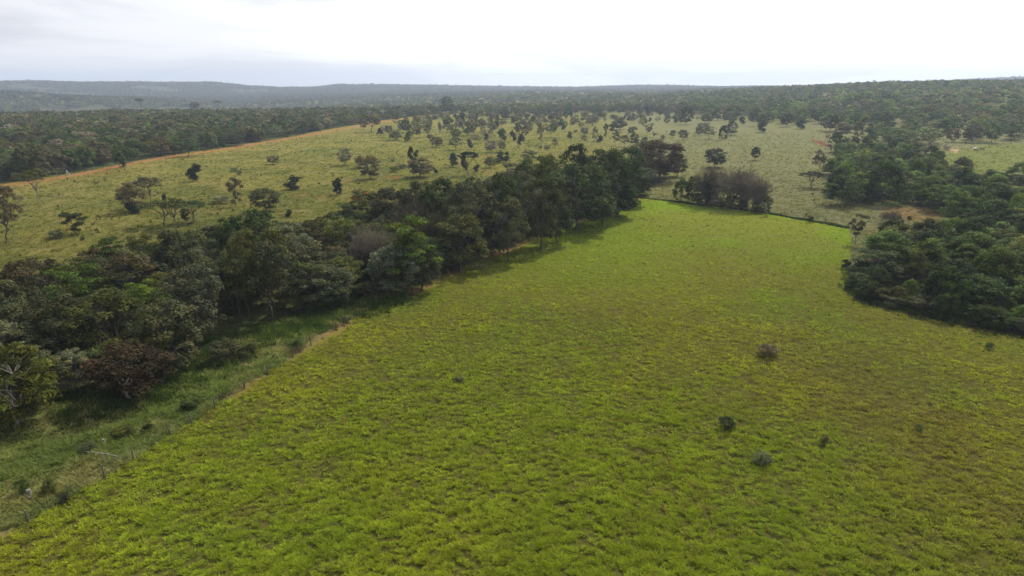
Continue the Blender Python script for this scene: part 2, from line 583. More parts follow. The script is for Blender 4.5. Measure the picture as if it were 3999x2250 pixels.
# every form is drawn in a unit box: height 1, width 1 (x and y from -0.5 to 0.5)
def clump_centres(form, rg):
    C, R = [], []

    def add(x, y, z, r):
        C.append((x, y, z))
        R.append(r)
    if form == 'round':
        for k in range(66):
            u = rg.uniform(-1, 1)
            a = rg.uniform(0, 2 * math.pi)
            q = rg.uniform(0.35, 1) ** 0.4
            r = 0.40 * math.sqrt(1 - u * u) * q
            add(r * math.cos(a), r * math.sin(a), 0.53 + 0.39 * u * q, rg.uniform(0.07, 0.13))
    elif form in ('open', 'tall', 'stem'):
        n, lo, hi = {'open': (42, 0.38, 0.93), 'tall': (62, 0.15, 0.94), 'round': (58, 0.22, 0.9), 'stem': (42, 0.36, 0.94)}[form]
        k = 0
        while k < n:
            z = rg.uniform(lo, hi)
            q = (z - lo) / (hi - lo)
            rm = 0.40 * math.sqrt(max(0.03, 1 - (1.75 * q - 0.72) ** 2)) if form != 'open' else 0.42 * math.sqrt(max(0.05, 1 - (1.5 * q - 0.5) ** 2))
            a = rg.uniform(0, 2 * math.pi)
            r = rm * math.sqrt(rg.uniform(0.25 if form == 'open' else 0.1, 1))
            add(r * math.cos(a), r * math.sin(a), z, rg.uniform(0.06, 0.12))
            k += 1
    elif form == 'umbrella':
        for k in range(60):
            a = rg.uniform(0, 2 * math.pi)
            r = 0.43 * math.sqrt(rg.uniform(0, 1))
            add(r * math.cos(a), r * math.sin(a), 0.90 - 0.9 * r * r - rg.uniform(0, 0.10), rg.uniform(0.055, 0.095))
    elif form == 'dark':
        lobes = [(rg.uniform(-.22, .22), rg.uniform(-.22, .22), (.22, .35, .5, .62, .74)[_], rg.uniform(.16, .24)) for _ in range(5)]
        for k in range(60):
            lx, ly, lz, lr = lobes[k % 5]
            d = unit(rg.normal(0, 1, 3)) * lr * rg.uniform(0.4, 1)
            a = math.atan2(ly + d[1], lx + d[0])
            r = math.hypot(lx + d[0], ly + d[1])
            z = max(0.04, lz + d[2] * 1.2)
            add(r * math.cos(a), r * math.sin(a), z, rg.uniform(0.08, 0.14))
    elif form == 'cone':
        for k in range(44):
            a = rg.uniform(0, 2 * math.pi)
            z = rg.uniform(0.15, 0.9)
            r = 0.42 * (1.05 - z) ** 0.8 * math.sqrt(rg.uniform(0, 1))
            add(r * math.cos(a), r * math.sin(a), z, rg.uniform(0.07, 0.14))
    elif form == 'clumpy':
        z = 0.18
        while z < 0.95:
            a = rg.uniform(0, 2 * math.pi)
            r = rg.uniform(0.05, 0.32) * (0.6 + z * 0.6)
            add(r * math.cos(a), r * math.sin(a), z, rg.uniform(0.07, 0.13))
            if z > 0.65:
                add(-r * math.sin(a), r * math.cos(a), z, rg.uniform(0.08, 0.14))
            z += rg.uniform(0.035, 0.07)
    elif form == 'bush':
        for k in range(34):
            a = rg.uniform(0, 2 * math.pi)
            r = 0.38 * math.sqrt(rg.uniform(0, 1))
            add(r * math.cos(a), r * math.sin(a), rg.uniform(0.2, 0.85) * (1 - 1.4 * r * r), rg.uniform(0.1, 0.18))
    elif form == 'lush':
        for k in range(58):
            a = rg.uniform(0, 2 * math.pi)
            q = rg.uniform(0, 1) ** 0.8
            r = 0.42 * math.sqrt(max(0.02, 1 - q ** 2.2)) * rg.uniform(0.75, 1.0)
            add(r * math.cos(a), r * math.sin(a), 0.06 + 0.84 * q, rg.uniform(0.07, 0.15))
    elif form == 'layered':
        for k in range(7):
            z = 0.35 + 0.09 * k
            for j in range(6):
                a = rg.uniform(0, 2 * math.pi)
                r = rg.uniform(0.05, 0.40) * (1 - 0.35 * (k / 6) ** 2)
                add(r * math.cos(a), r * math.sin(a), z, rg.uniform(0.07, 0.12))
    elif form == 'sparse':
        for k in range(24):
            a = rg.uniform(0, 2 * math.pi)
            z = rg.uniform(0.35, 0.95)
            r = 0.45 * (z - 0.12) * math.sqrt(rg.uniform(0.1, 1))
            add(r * math.cos(a), r * math.sin(a), z, rg.uniform(0.06, 0.10))
    C, R = np.array(C), np.array(R)
    k = 0.5 / np.max(np.hypot(C[:, 0], C[:, 1]) + R * 0.85)
    C[:, :2] *= k
    R *= min(k, 1.25)
    C[:, 2] *= 1.0 / np.max(C[:, 2] + R * 0.7)
    return C, R


SPEC = {  # leaves per clump, leaf size, trunk height, trunk radius, flatten
    'open': (90, 0.021, 0.28, 0.017, 0.6), 'tall': (95, 0.020, 0.22, 0.018, 0.8), 'round': (105, 0.020, 0.25, 0.020, 0.8),
    'stem': (75, 0.021, 0.32, 0.016, 0.75), 'umbrella': (100, 0.019, 0.36, 0.019, 0.45), 'dark': (85, 0.026, 0.08, 0.02, 0.9),
    'cone': (120, 0.026, 0.12, 0.02, 0.9), 'clumpy': (95, 0.030, 0.3, 0.016, 0.8), 'bush': (85, 0.028, 0.05, 0.012, 0.8),
    'lush': (115, 0.021, 0.2, 0.02, 0.85), 'layered': (90, 0.021, 0.25, 0.018, 0.35), 'sparse': (125, 0.020, 0.25, 0.014, 0.8),
}


def build_leafy(form, seed, lod):
    rg = np.random.default_rng(seed)
    C, R = clump_centres(form, rg)
    per, ls, th, tr, flat = SPEC[form]
    if lod == 1:
        per, ls = max(8, per // 4), ls * 1.9
    if lod == 2:
        keep = rg.permutation(len(C))[:max(8, int(len(C) * 0.5))]
        C, R = C[keep], R[keep] * 1.3
        per, ls = 5, ls * 4.2
    V, Fc, T = [], [], []
    off = 0
    for c, r in zip(C, R):
        n = int(per * (r / R.mean()) ** 1.6) + 3
        d = unit(rg.normal(0, 1, (n, 3)))
        d[:, 2] = np.where(d[:, 2] < -0.35, -d[:, 2] * 0.7, d[:, 2])
        rad = r * rg.uniform(0.35, 1.12, n) ** 0.6
        P = c + d * rad[:, None] * np.array([1, 1, flat])
        nrm = d + np.array([0, 0, 0.45])
        v, f = leaf_quads(P, nrm, ls, rg, 0.55, 0.45 if lod == 0 else 0.28)
        V.append(v)
        Fc.append(f + off)
        off += len(v)
        base = rg.uniform(0.62, 1.4)
        hue = rg.normal(0, 0.08)
        tt = base * rg.uniform(0.75, 1.3, n)
        cc = np.stack([tt * (1 + hue), tt, tt * (1 - hue)], 1)
        T.append(np.repeat(cc, 4, axis=0))
    V = np.vstack(V)
    # trunk and limbs
    paths = []
    lean = rg.normal(0, 0.05, 2)
    fork = np.array([lean[0], lean[1], th])
    base = np.array([0.0, 0.0, -0.04])
    sides = 6 if lod == 0 else (4 if lod == 1 else 3)
    if form == 'clumpy':
        top = np.array([rg.normal(0, .05), rg.normal(0, .05), 0.9])
        tp = curve_path(base, top, rg, 0.05, 9)
        paths.append((tp, np.linspace(tr, tr * 0.25, 9)))
        for c in C[:: (1 if lod == 0 else 3)]:
            k = tp[int(np.clip((c[2] - 0.08) * 9, 1, 7))]
            paths.append((curve_path(k, c, rg, 0.08, 4), np.linspace(tr * 0.4, tr * 0.1, 4)))
    else:
        tp = curve_path(base, fork, rg, 0.10 if form in ('open', 'umbrella', 'stem') else 0.06, 6)
        rr = np.linspace(tr, tr * 0.75, 6)
        rr[0] *= 1.4
        paths.append((tp, rr))
        nl = {0: 7, 1: 5, 2: 2}[lod]
        ang = rg.uniform(0, 2 * math.pi)
        limbs = []
        order = rg.permutation(len(C))
        picks = []
        for i in order:                       # limb ends spread over the crown
            if all(np.linalg.norm(C[i][:2] - C[j][:2]) > 0.22 for j in picks):
                picks.append(i)
            if len(picks) == nl:
                break
        for i in picks:
            lp = curve_path(fork, C[i], rg, 0.10, 7, 0.06)
            limbs.append(lp)
            paths.append((lp, np.linspace(tr * 0.62, tr * 0.16, 7)))
        if lod < 2:
            for i in range(len(C)):
                if i in picks or (lod == 1 and i % 2):
                    continue
                best = min(((np.linalg.norm(lp[k] - C[i]), k, li) for li, lp in enumerate(limbs) for k in (2, 3, 4)), key=lambda q: q[0]) if limbs else None
                if best:
                    st = limbs[best[2]][best[1]]
                    paths.append((curve_path(st, C[i], rg, 0.09, 4), np.linspace(tr * 0.26, tr * 0.07, 4)))
    tv, tf = tubes(paths, sides)
    return V, np.vstack(Fc), np.vstack(T), tv, tf


def build_bare(seed, lod):
    rg = np.random.default_rng(seed)
    paths, twigs = [], []

    def grow(p, d, L, r, depth):
        n = 4
        pts = [p]
        for i in range(n):
            d = unit(d + rg.normal(0, 0.13, 3) + np.array([0, 0, 0.05]))
            pts.append(pts[-1] + d * L / n)
        pts = np.array(pts)
        (paths if depth < 2 else twigs).append((pts, np.linspace(r, r * 0.6, n + 1)))
        if depth >= (5 if lod == 0 else 4):
            return
        for k in range((4 if depth > 1 else 3) if depth else 6):
            st = pts[rg.integers(2, n + 1)]
            nd = unit(d + rg.normal(0, 0.62, 3) * np.array([1, 1, 0.7]))
            grow(st, nd, L * rg.uniform(0.6, 0.85), r * 0.58, depth + 1)
    for k in range(3):
        a = rg.uniform(0, 6.28)
        grow(np.array([0.02 * math.cos(a), 0.02 * math.sin(a), -0.03]), unit(np.array([0.38 * math.cos(a), 0.38 * math.sin(a), 1.0])), 0.30, 0.014, 0)
    tv, tf = tubes(paths, 5)
    wv, wf = tubes([(p, np.maximum(r, 0.0024 if lod == 0 else 0.005)) for p, r in twigs], 3)
    allv = np.vstack([tv, wv])
    s = np.array([0.5 / np.percentile(np.abs(allv[:, 0]), 99), 0.5 / np.percentile(np.abs(allv[:, 1]), 99), 1 / allv[:, 2].max()])
    cc = np.tile(rg.uniform(0.8, 1.2, (len(wv) // 3 + 1, 1)), (1, 3)).repeat(3, axis=0)[:len(wv)]
    wv = wv * s
    n = 2600 if lod == 0 else 500
    d = unit(rg.normal(0, 1, (n, 3)))
    d[:, 2] = np.abs(d[:, 2]) * 1.15 - 0.15
    P = np.array([0, 0, 0.42]) + d * (rg.uniform(0.25, 1, n) ** 0.45)[:, None] * np.array([0.47, 0.47, 0.56])
    a = unit(d + rg.normal(0, 0.5, (n, 3)))
    b = unit(np.cross(a, rg.normal(0, 1, (n, 3))))
    L = (rg.uniform(0.02, 0.045, n) * (1 if lod == 0 else 1.8))[:, None]
    W = 0.0022 if lod == 0 else 0.005
    q = np.stack([P - a * L, P + b * W, P + a * L, P - b * W], 1).reshape(-1, 3)
    f2 = np.arange(4 * n).reshape(-1, 4) + len(wv)
    cc = np.vstack([cc, np.repeat(np.tile(rg.uniform(0.8, 1.3, (n, 1)), (1, 3)), 4, axis=0)])
    return np.vstack([wv, q]), np.vstack([wf, f2]), cc, tv * s, tf


def build_bamboo(seed, lod):
    rg = np.random.default_rng(seed)
    paths, V, Fc, T, off = [], [], [], [], 0
    for k in range(46 if lod == 0 else 26):
        a = rg.uniform(0, 6.28)
        out_ = rg.uniform(0.05, 0.48)
        hh = rg.uniform(0.7, 1.0) * (1.05 - 0.75 * out_)
        t = np.linspace(0, 1, 8)
        rad = 0.06 * (1 - t) + out_ * t ** 2.2
        z = hh * (1.25 * t - 0.25 * t ** 3) - 0.12 * (out_ * 2) * np.maximum(t - 0.7, 0) * 2
        pts = np.stack([rad * math.cos(a), rad * math.sin(a), z], 1)
        paths.append((pts, np.linspace(0.006, 0.002, 8)))
        n = 42 if lod == 0 else 18
        tt = rg.uniform(0.25, 1, n)
        P = np.stack([np.interp(tt, t, pts[:, i]) for i in range(3)], 1) + rg.normal(0, 0.022, (n, 3))
        v, f = leaf_quads(P, np.tile([math.cos(a) * .4, math.sin(a) * .4, 0.9], (n, 1)), 0.035 if lod == 0 else 0.055, rg, 0.3)
        V.append(v)
        Fc.append(f + off)
        off += len(v)
        T.append(np.repeat(np.tile(rg.uniform(0.8, 1.3, (n, 1)), (1, 3)), 4, axis=0))
    tv, tf = tubes(paths, 4)
    return np.vstack(V), np.vstack(Fc), np.vstack(T), tv, tf


RAW = {}


def raw(form, seed, lod):
    k = (form, seed, lod)
    if k not in RAW:
        sd = sum(ord(c) for c in form) * 31 + seed * 7
        RAW[k] = build_bare(sd, lod) if form == 'bare' else (build_bamboo(sd, lod) if form == 'bamboo' else build_leafy(form, sd, lod))
    return RAW[k]


MESH = {}


def tree_meshes(form, seed, lod):
    k = (form, seed, lod)
    if k not in MESH:
        v, f, c, tv, tf = raw(*k)
        MESH[k] = (mesh_np('%s_crown' % form, v, f, M_LEAF, c, 'tint'), mesh_np('%s_trunk' % form, tv, tf, M_BARK, smooth=True))
    return MESH[k]


COLR = {'grey-green': (0.050, 0.055, 0.030), 'olive': (0.056, 0.062, 0.020), 'dark green': (0.022, 0.032, 0.013), 'brownish': (0.064, 0.054, 0.033),
        'bright green': (0.066, 0.098, 0.018), 'yellow-green': (0.085, 0.090, 0.020), 'silvery': (0.085, 0.092, 0.064), 'rust-brown': (0.060, 0.040, 0.026),
        'purple-grey': (0.140, 0.118, 0.108), 'orange-yellow': (0.17, 0.115, 0.028), 'mid-green': (0.036, 0.052, 0.017), 'pale': (0.105, 0.098, 0.062),
        'deep green': (0.032, 0.050, 0.012), 'fresh green': (0.056, 0.082, 0.016), 'reddish': (0.11, 0.055, 0.04)}
COLR = {k: (v[0] * 1.12, v[1] * 1.12, v[2] * 0.90) for k, v in COLR.items()}
BARK = {'pale': (0.23, 0.20, 0.17), 'dark': (0.065, 0.052, 0.042), 'grey': (0.12, 0.10, 0.085)}
NAMES = {'bush': 'shrub', 'umbrella': 'umbrella_tree', 'bare': 'bare_tree', 'bamboo': 'bamboo_clump', 'lush': 'vine_covered_tree',
         'open': 'savanna_tree', 'sparse': 'savanna_tree', 'clumpy': 'slender_tree', 'cone': 'savanna_tree', 'dark': 'dense_tree', 'stem': 'savanna_tree',
         'round': 'round_crowned_tree', 'tall': 'broadleaf_tree', 'layered': 'layered_tree'}
GS = 'scattered savanna trees on the yellow-green grassland'
GH = 'trees of the hedgerow beside the pasture'
TREES = []      # every placed thing: dict(x, y, r, label ...)
rnd = random.Random(11)


def place(x, y, z, w, h, form, colour, label, group, lod=None, bark='grey', name=None, parts=True, cat=None, seed=None, tint=1.0):
    d = math.hypot(x, y)
    if lod is None:
        lod = 0 if d < 330 else 1
    seed = rnd.randrange(3) if seed is None else seed
    cm, tm = tree_meshes(form, seed, lod)
    nm = name or NAMES[form]
    root = bpy.data.objects.new(nm, None)
    root.empty_display_size = 0.5
    COL.objects.link(root)
    root.location = (x, y, z)
    root.rotation_euler = (0, 0, rnd.uniform(0, 6.28) if form not in ('wide',) else 0)
    root.scale = (w, w, h)
    c = COLR[colour]
    k = tint * rnd.uniform(0.75, 1.3)
    if group == GS:
        k *= 1.15 if 'dark' in colour else 1.4
    crown = link('crown' if form not in ('bush',) else 'foliage', cm, root)
    crown.color = (c[0] * k * rnd.uniform(0.94, 1.06), c[1] * k, c[2] * k * rnd.uniform(0.9, 1.1), 1)
    trunk = link('trunk' if form not in ('bush', 'bamboo') else 'stems', tm, root)
    b = BARK[bark] if form != 'bamboo' else (0.16, 0.17, 0.05)
    if form == 'bare' and bark == 'grey':
        b = (0.20, 0.165, 0.145)
    trunk.color = (*b, 1)
    root['label'] = label
    root['category'] = cat or {'bush': 'shrub', 'bamboo': 'bamboo'}.get(form, 'tree')
    if group:
        root['group'] = group
    TREES.append(dict(x=x, y=y, r=w / 2, o=root, label=label))
    return root


def T(px, yb, yt, wpx, form, colour, label, group, **kw):
    x, y, z = at(px, yb)
    h = height_for(x, y, z, yt)
    depth = px_of(x, y, z)[2]
    w = wpx * depth / F
    return place(x, y, z - 0.05, w * (1.22 if group == GH else 1.08), h * 1.03, form, colour, label, group, **kw)



# ------------------------------------------------------------------ the ground: one sheet out past the horizon
def build_ground():
    az = np.concatenate([np.linspace(-math.pi, -0.86, 60, endpoint=False), np.linspace(-0.86, 0.86, 760, endpoint=False), np.linspace(0.86, math.pi, 60, endpoint=False)])
    rr = np.concatenate([np.exp(np.linspace(math.log(4), math.log(34), 26, endpoint=False)), np.exp(np.linspace(math.log(34), math.log(300), 430, endpoint=False)),
                         np.exp(np.linspace(math.log(300), math.log(9300), 360))])
    A, R_ = np.meshgrid(az, rr)
    x, y = (R_ * np.sin(A)).ravel(), (R_ * np.cos(A)).ravel()
    z = terrain(x, y)
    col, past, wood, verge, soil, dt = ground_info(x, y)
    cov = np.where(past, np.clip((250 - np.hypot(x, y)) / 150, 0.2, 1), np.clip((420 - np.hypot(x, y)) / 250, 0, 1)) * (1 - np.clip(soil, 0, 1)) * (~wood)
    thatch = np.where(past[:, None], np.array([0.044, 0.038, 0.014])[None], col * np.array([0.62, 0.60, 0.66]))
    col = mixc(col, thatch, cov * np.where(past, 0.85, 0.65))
    near = np.clip((330 - np.hypot(x, y)) / 120, 0, 1)
    hum = fbm(x / 0.55, y / 0.42, 3, 2)
    z = z + near * np.where(verge, (fbm(x / 2.6, y / 2.6, 29, 3) - 0.5) * 1.1, 0)
    z = z + near * (hum - 0.5) * np.where(past, 0.44, 0.30) * (1 - np.clip(soil, 0, 1))
    x = np.append(x, 0.0)
    y = np.append(y, 0.0)
    z = np.append(z, 0.0)
    col = np.vstack([col, col[:1]])
    n, m = len(az), len(rr)
    i = np.arange(m - 1)[:, None] * n
    j = np.arange(n)[None, :]
    q = np.stack([i + j, i + n + j, i + n + (j + 1) % n, i + (j + 1) % n], -1).reshape(-1, 4)
    cidx = len(x) - 1
    tri = np.stack([np.full(n, cidx), np.arange(n), (np.arange(n) + 1) % n, (np.arange(n) + 1) % n], -1)
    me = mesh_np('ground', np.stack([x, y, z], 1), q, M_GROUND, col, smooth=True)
    del tri
    g = link('ground', me)
    g['kind'] = 'structure'
    g['label'] = 'rolling pasture, savanna grassland and bare red soil'
    return g


ground = build_ground()


def tufts(name, x, y, h, wid, nb, colr, spread, lean, rg, label, zoff=None):
    n = len(x)
    z = terrain(x, y)
    if zoff is not None:
        z = z + zoff
    k = n * nb
    X = np.repeat(np.stack([x, y, z], 1), nb, axis=0)
    hh = np.repeat(h, nb) * rg.uniform(0.55, 1.15, k)
    ww = np.repeat(wid, nb) * rg.uniform(0.7, 1.3, k)
    sp = np.repeat(spread, nb)
    a = rg.uniform(0, 2 * math.pi, k)
    rad = sp * np.sqrt(rg.uniform(0, 1, k))
    base = X + np.stack([rad * np.cos(a), rad * np.sin(a), np.full(k, 0.0)], 1)
    a2 = a + rg.normal(0, 0.7, k)
    ln = hh * rg.uniform(0.25, 1.0, k) * lean
    tip = base + np.stack([ln * np.cos(a2), ln * np.sin(a2), hh], 1)
    side = np.stack([-np.sin(a2 + rg.normal(0, .5, k)), np.cos(a2), np.zeros(k)], 1) * ww[:, None]
    V = np.stack([base - side, base + side, tip], 1).reshape(-1, 3)
    Fc = np.arange(3 * k).reshape(-1, 3)
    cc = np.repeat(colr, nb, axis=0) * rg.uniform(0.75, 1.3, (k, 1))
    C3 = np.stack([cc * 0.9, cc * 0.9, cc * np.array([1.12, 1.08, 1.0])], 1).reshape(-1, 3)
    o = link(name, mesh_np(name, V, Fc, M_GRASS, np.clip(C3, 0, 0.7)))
    o['kind'] = 'stuff'
    o['label'] = label
    return o


def sample_ground(n, r0, r1, p, az0=-0.82, az1=0.82):
    u = rng.uniform(0, 1, n)
    r = (r0 ** -p + u * (r1 ** -p - r0 ** -p)) ** (-1 / p)
    a = rng.uniform(az0, az1, n)
    return r * np.sin(a), r * np.cos(a), r


# pasture grass
x, y, r = sample_ground(480000, 38, 330, 0.65)
hum = fbm(x / 0.55, y / 0.42, 3, 2)
big = fbm(x / 3.4, y / 3.0, 57, 3)
m = inside(PAST, x, y) & (hum + rng.normal(0, 0.05, len(x)) > 0.42 + 0.22 * (0.5 - big))
x, y, r, hum = x[m], y[m], r[m], hum[m]
c, _, _, _, soil, _ = ground_info(x, y)
m = soil < 0.3
x, y, r, hum, c = x[m], y[m], r[m], hum[m], c[m]
tufts('pasture_grass', x, y, (0.05 + 0.62 * np.clip(hum - 0.36, 0, 1)) * (0.45 + 1.1 * fbm(x / 3.4, y / 3.0, 57, 3)) * rng.uniform(0.6, 1.4, len(x)), 0.018 + r * 0.00022, 7, (0.72 + 0.56 * fbm(x / 2.2, y / 2.0, 58, 3))[:, None] * np.where(rng.uniform(0, 1, (len(x), 1)) < 0.05 + 0.10 * sstep(20, 42, x)[:, None], np.array([0.16, 0.115, 0.05])[None], c * (1.40 + 0.26 * sstep(110, 220, r))[:, None]) * rng.uniform(0.7, 1.25, (len(x), 1)),
      0.09 + r * 0.0005, 2.0, rng, 'short bright green pasture grass in tussocks')
print('pasture tufts', len(x))

# savanna grass and the rank grass of the verge
x, y, r = sample_ground(230000, 50, 560, 0.4)
c, past, wood, verge, soil, dt = ground_info(x, y)
m = (~past) & (~wood) & (soil < 0.35) & (dt > 2.2) & (fbm(x / 1.7, y / 1.5, 8, 2) > np.where(verge, 0.2, 0.36))
x, y, r, c, verge = x[m], y[m], r[m], c[m], verge[m]
hgt = np.where(verge, 0.42, 0.42) * rng.uniform(0.4, 1.4, len(x)) * (0.2 + 1.5 * fbm(x / 2.2, y / 2.2, 19))
tufts('savanna_grass', x, y, hgt, 0.025 + r * 0.0003, 7, c * 1.15 * rng.uniform(0.75, 1.25, (len(x), 1)), 0.22 + r * 0.0009, np.where(verge, 2.0, 1.7).repeat(7), rng, 'tall yellowing savanna grass',
      np.where(verge, (fbm(x / 2.6, y / 2.6, 29, 3) - 0.5) * 1.1, 0) * np.clip((330 - np.hypot(x, y)) / 120, 0, 1))
print('savanna tufts', len(x))

# small dark weeds dotted through the grassland
x, y, r = sample_ground(4200, 60, 700, 0.5)
_, past, wood, verge, soil, dt = ground_info(x, y)
m = (~wood) & (dt > 3) & (np.where(past, fbm(x / 20, y / 20, 4) > 0.60, fbm(x / 25, y / 25, 2) > 0.42)) & (rng.uniform(0, 1, len(x)) < np.where(past, 0.5, np.where(x > 30, 0.35, 1)))
x, y, r = x[m], y[m], r[m]
cw = np.array([0.055, 0.068, 0.028])[None] * rng.uniform(0.6, 1.5, (len(x), 1))
tufts('scattered_weeds', x, y, rng.uniform(0.3, 1.0, len(x)) * np.where(past[m], 0.35, 1), 0.05 + r * 0.0003, 12, cw, 0.18 + rng.uniform(0, 0.35, len(x)), 0.7, rng, 'small dark weeds dotted through the grassland')

# rank dark weeds grown through the fence at the back of the pasture
t_ = rng.uniform(0, 1, 2600)
seg = np.concatenate([[0], np.cumsum(np.hypot(*np.diff(back_l, axis=0).T))])
x = np.interp(t_ * seg[-1], seg, back_l[:, 0]) + rng.normal(0, 0.35, len(t_))
y = np.interp(t_ * seg[-1], seg, back_l[:, 1]) + rng.normal(0, 0.35, len(t_))
k_ = fbm(x / 6, y / 6, 12)
tufts('fence_line_weeds', x, y, 0.12 + 1.5 * np.clip(k_ - 0.35, 0, 1), np.full(len(x), 0.07), 9, np.array([0.035, 0.05, 0.018])[None] * rng.uniform(0.7, 1.3, (len(x), 1)),
      np.full(len(x), 0.4), 0.7, rng, 'dark rank weeds grown through the fence behind the pasture')

# rank growth at the feet of the hedgerow and grove
def fringe(line, n, w, name, label, hh=1.0, colr=(0.05, 0.065, 0.028)):
    L = poly(line)
    s = np.concatenate([[0], np.cumsum(np.hypot(*np.diff(L, axis=0).T))])
    t = rng.uniform(0, s[-1], n)
    x = np.interp(t, s, L[:, 0]) + rng.normal(0, w, n)
    y = np.interp(t, s, L[:, 1]) + rng.normal(0, w, n)
    k = fbm(x / 4, y / 4, 14)
    tufts(name, x, y, hh * (0.3 + 1.3 * np.clip(k - 0.3, 0, 1)), np.full(n, 0.07), 10, np.array(colr)[None] * rng.uniform(0.6, 1.5, (n, 1)), np.full(n, 0.4), 0.8, rng, label)


fringe([(3370, 1060), (3372, 1138), (3415, 1180), (3550, 1212), (3701, 1243), (3857, 1272), (4200, 1350)], 3600, 1.3, 'grove_undergrowth', 'rank dark undergrowth along the foot of the vine-covered grove', 1.3)
fringe([(0, 1650), (180, 1600), (450, 1570), (640, 1500), (800, 1370), (1000, 1310), (1250, 1240), (1510, 1165)], 5200, 2.6, 'hedgerow_undergrowth', 'green undergrowth in the shade of the hedgerow', 0.9, (0.045, 0.075, 0.02))

# ------------------------------------------------------------------ trees placed one by one
def reg(ox, oy, k):
    def f(x, b, t_, w, *a, **kw):
        return T(ox + x * k, oy + b * k, oy + t_ * k, w * k, *a, **kw)
    return f


A_, B_, C_, D_, E_ = reg(0, 600, .3106), reg(800, 700, .3106), reg(1400, 400, .3106), reg(2200, 400, .3106), reg(3000, 400, .3878)
GS = 'scattered savanna trees on the yellow-green grassland'
GH = 'trees of the hedgerow beside the pasture'
GG = 'trees of the dark vine-covered grove'
GM = 'trees scattered over the pale meadow'
GT = 'bare trees of the leafless thicket'
GB = 'small shrubs in the bright pasture'

# --- grassland left of the hedgerow
A_(90, 1130, 385, 520, 'open', 'brownish', 'large many-stemmed tree cut by the photo edge, branches bare below a brown-green crown', GS, seed=1, bark='grey')
A_(500, 630, 190, 310, 'umbrella', 'olive', 'thin crooked tree with a sparse flat crown reaching over the red track', GS, seed=0, bark='pale')
A_(1890, 670, 290, 400, 'umbrella', 'brownish', 'umbrella-shaped tree with forked pale limbs beside a brown bushy tree', GS, seed=1, bark='pale')
A_(1680, 740, 365, 370, 'round', 'brownish', 'brown-leaved bushy tree leaning against the umbrella-shaped tree', GS, seed=1)
A_(1650, 760, 610, 210, 'dark', 'dark green', 'compact dark shrub at the foot of the brown bushy tree', GS, name='shrub', cat='shrub')
A_(960, 1025, 735, 330, 'clumpy', 'dark green', 'ragged dark green tree standing alone above a grey low bush', GS, seed=0)
A_(2465, 352, 130, 215, 'dark', 'dark green', 'dense dark lopsided tree alone in the yellow grass below the red track', GS, seed=1)
A_(2050, 912, 590, 480, 'umbrella', 'olive', 'low spreading tree with sideways limbs, first of the flat-topped trio', GS, seed=2, bark='grey')
A_(2215, 948, 560, 330, 'umbrella', 'olive', 'middle tree of the flat-topped trio, taller with a forked stem', GS, seed=0, bark='grey')
A_(2440, 868, 585, 340, 'umbrella', 'mid-green', 'greener last tree of the flat-topped trio, nearest the slender clumpy tree', GS, seed=1, bark='grey')
A_(2340, 875, 700, 130, 'bush', 'rust-brown', 'dead brown bush between the stems of the flat-topped trio', GS)
A_(2060, 600, 505, 85, 'dark', 'dark green', 'tiny dark shrub just behind the flat-topped trio', GS, name='shrub', cat='shrub')
A_(710, 1072, 965, 200, 'bush', 'grey-green', 'low grey bush in front of the ragged dark tree', GS)
A_(1040, 1090, 1045, 60, 'bush', 'dark green', 'knee-high dark shrub in grass by the ragged dark tree', GS)
T(922, 808, 695, 68, 'clumpy', 'brownish', 'slender tree of separate leaf clumps above a silvery shrub', GS, seed=1)
B_(200, 305, 205, 250, 'bush', 'silvery', 'silvery shrub at the foot of the slender clumpy tree', GS)
B_(60, 248, 205, 50, 'bush', 'silvery', 'very small silvery shrub beside the larger silvery one', GS)
B_(775, 408, 118, 430, 'round', 'grey-green', 'round grey tree on a short forked trunk just behind the hedgerow', GS, seed=2, bark='grey')
B_(1115, 126, -48, 260, 'dark', 'dark green', 'dark many-lobed tree on its own behind the round grey tree', GS, seed=2)
B_(1660, 205, -15, 185, 'dark', 'dark green', 'narrow upright dark tree between the orange-tinted crown and yellow grass', GS, seed=0)
B_(1070, 478, 380, 110, 'dark', 'dark green', 'small black-green tree touching the back of the hedgerow', GS, seed=1)
B_(1920, 225, 125, 160, 'bush', 'brownish', 'small brown bush just behind the orange-tinted crown', GS)
B_(2060, 235, 165, 180, 'bush', 'reddish', 'pink-red bush peeping over the orange-tinted crown', GS)
T(1068, 642, 610, 54, 'bush', 'brownish', 'half-dead bush alone in the yellow grass high up the slope', GS)
T(914, 671, 655, 30, 'bush', 'silvery', 'tiny pale shrub right of the dense lopsided tree', GS)
T(933, 683, 666, 28, 'bush', 'mid-green', 'tiny green shrub touching the tiny pale shrub', GS)
T(1349, 646, 575, 68, 'round', 'pale', 'pale greyish leaf-thin tree left of a big dark leafy tree', GS, seed=0)
C_(150, 965, 675, 330, 'tall', 'brownish', 'big brown-green leafy tree with shadow pooled at its foot', GS, seed=0)
C_(30, 830, 670, 150, 'round', 'brownish', 'smaller brown tree joined to the big brown-green one', GS, seed=1)
C_(690, 945, 565, 160, 'clumpy', 'dark green', 'tall dark clump-topped tree rising behind a rounded grey tree', GS, seed=2)
C_(780, 945, 705, 380, 'round', 'brownish', 'rounded grey-brown tree with visible branches in front of the clump-topped tree', GS, seed=0)
C_(960, 890, 810, 90, 'dark', 'dark green', 'dark shrub at the edge of the rounded grey-brown tree', GS, name='shrub', cat='shrub')
C_(540, 830, 770, 170, 'bush', 'silvery', 'broad silver-green shrub left of the clump-topped tree', GS)
C_(450, 880, 800, 140, 'bush', 'fresh green', 'green shrub below the broad silver-green one', GS)
C_(430, 745, 712, 70, 'bush', 'grey-green', 'small bush in open grass above the silver-green shrub', GS)
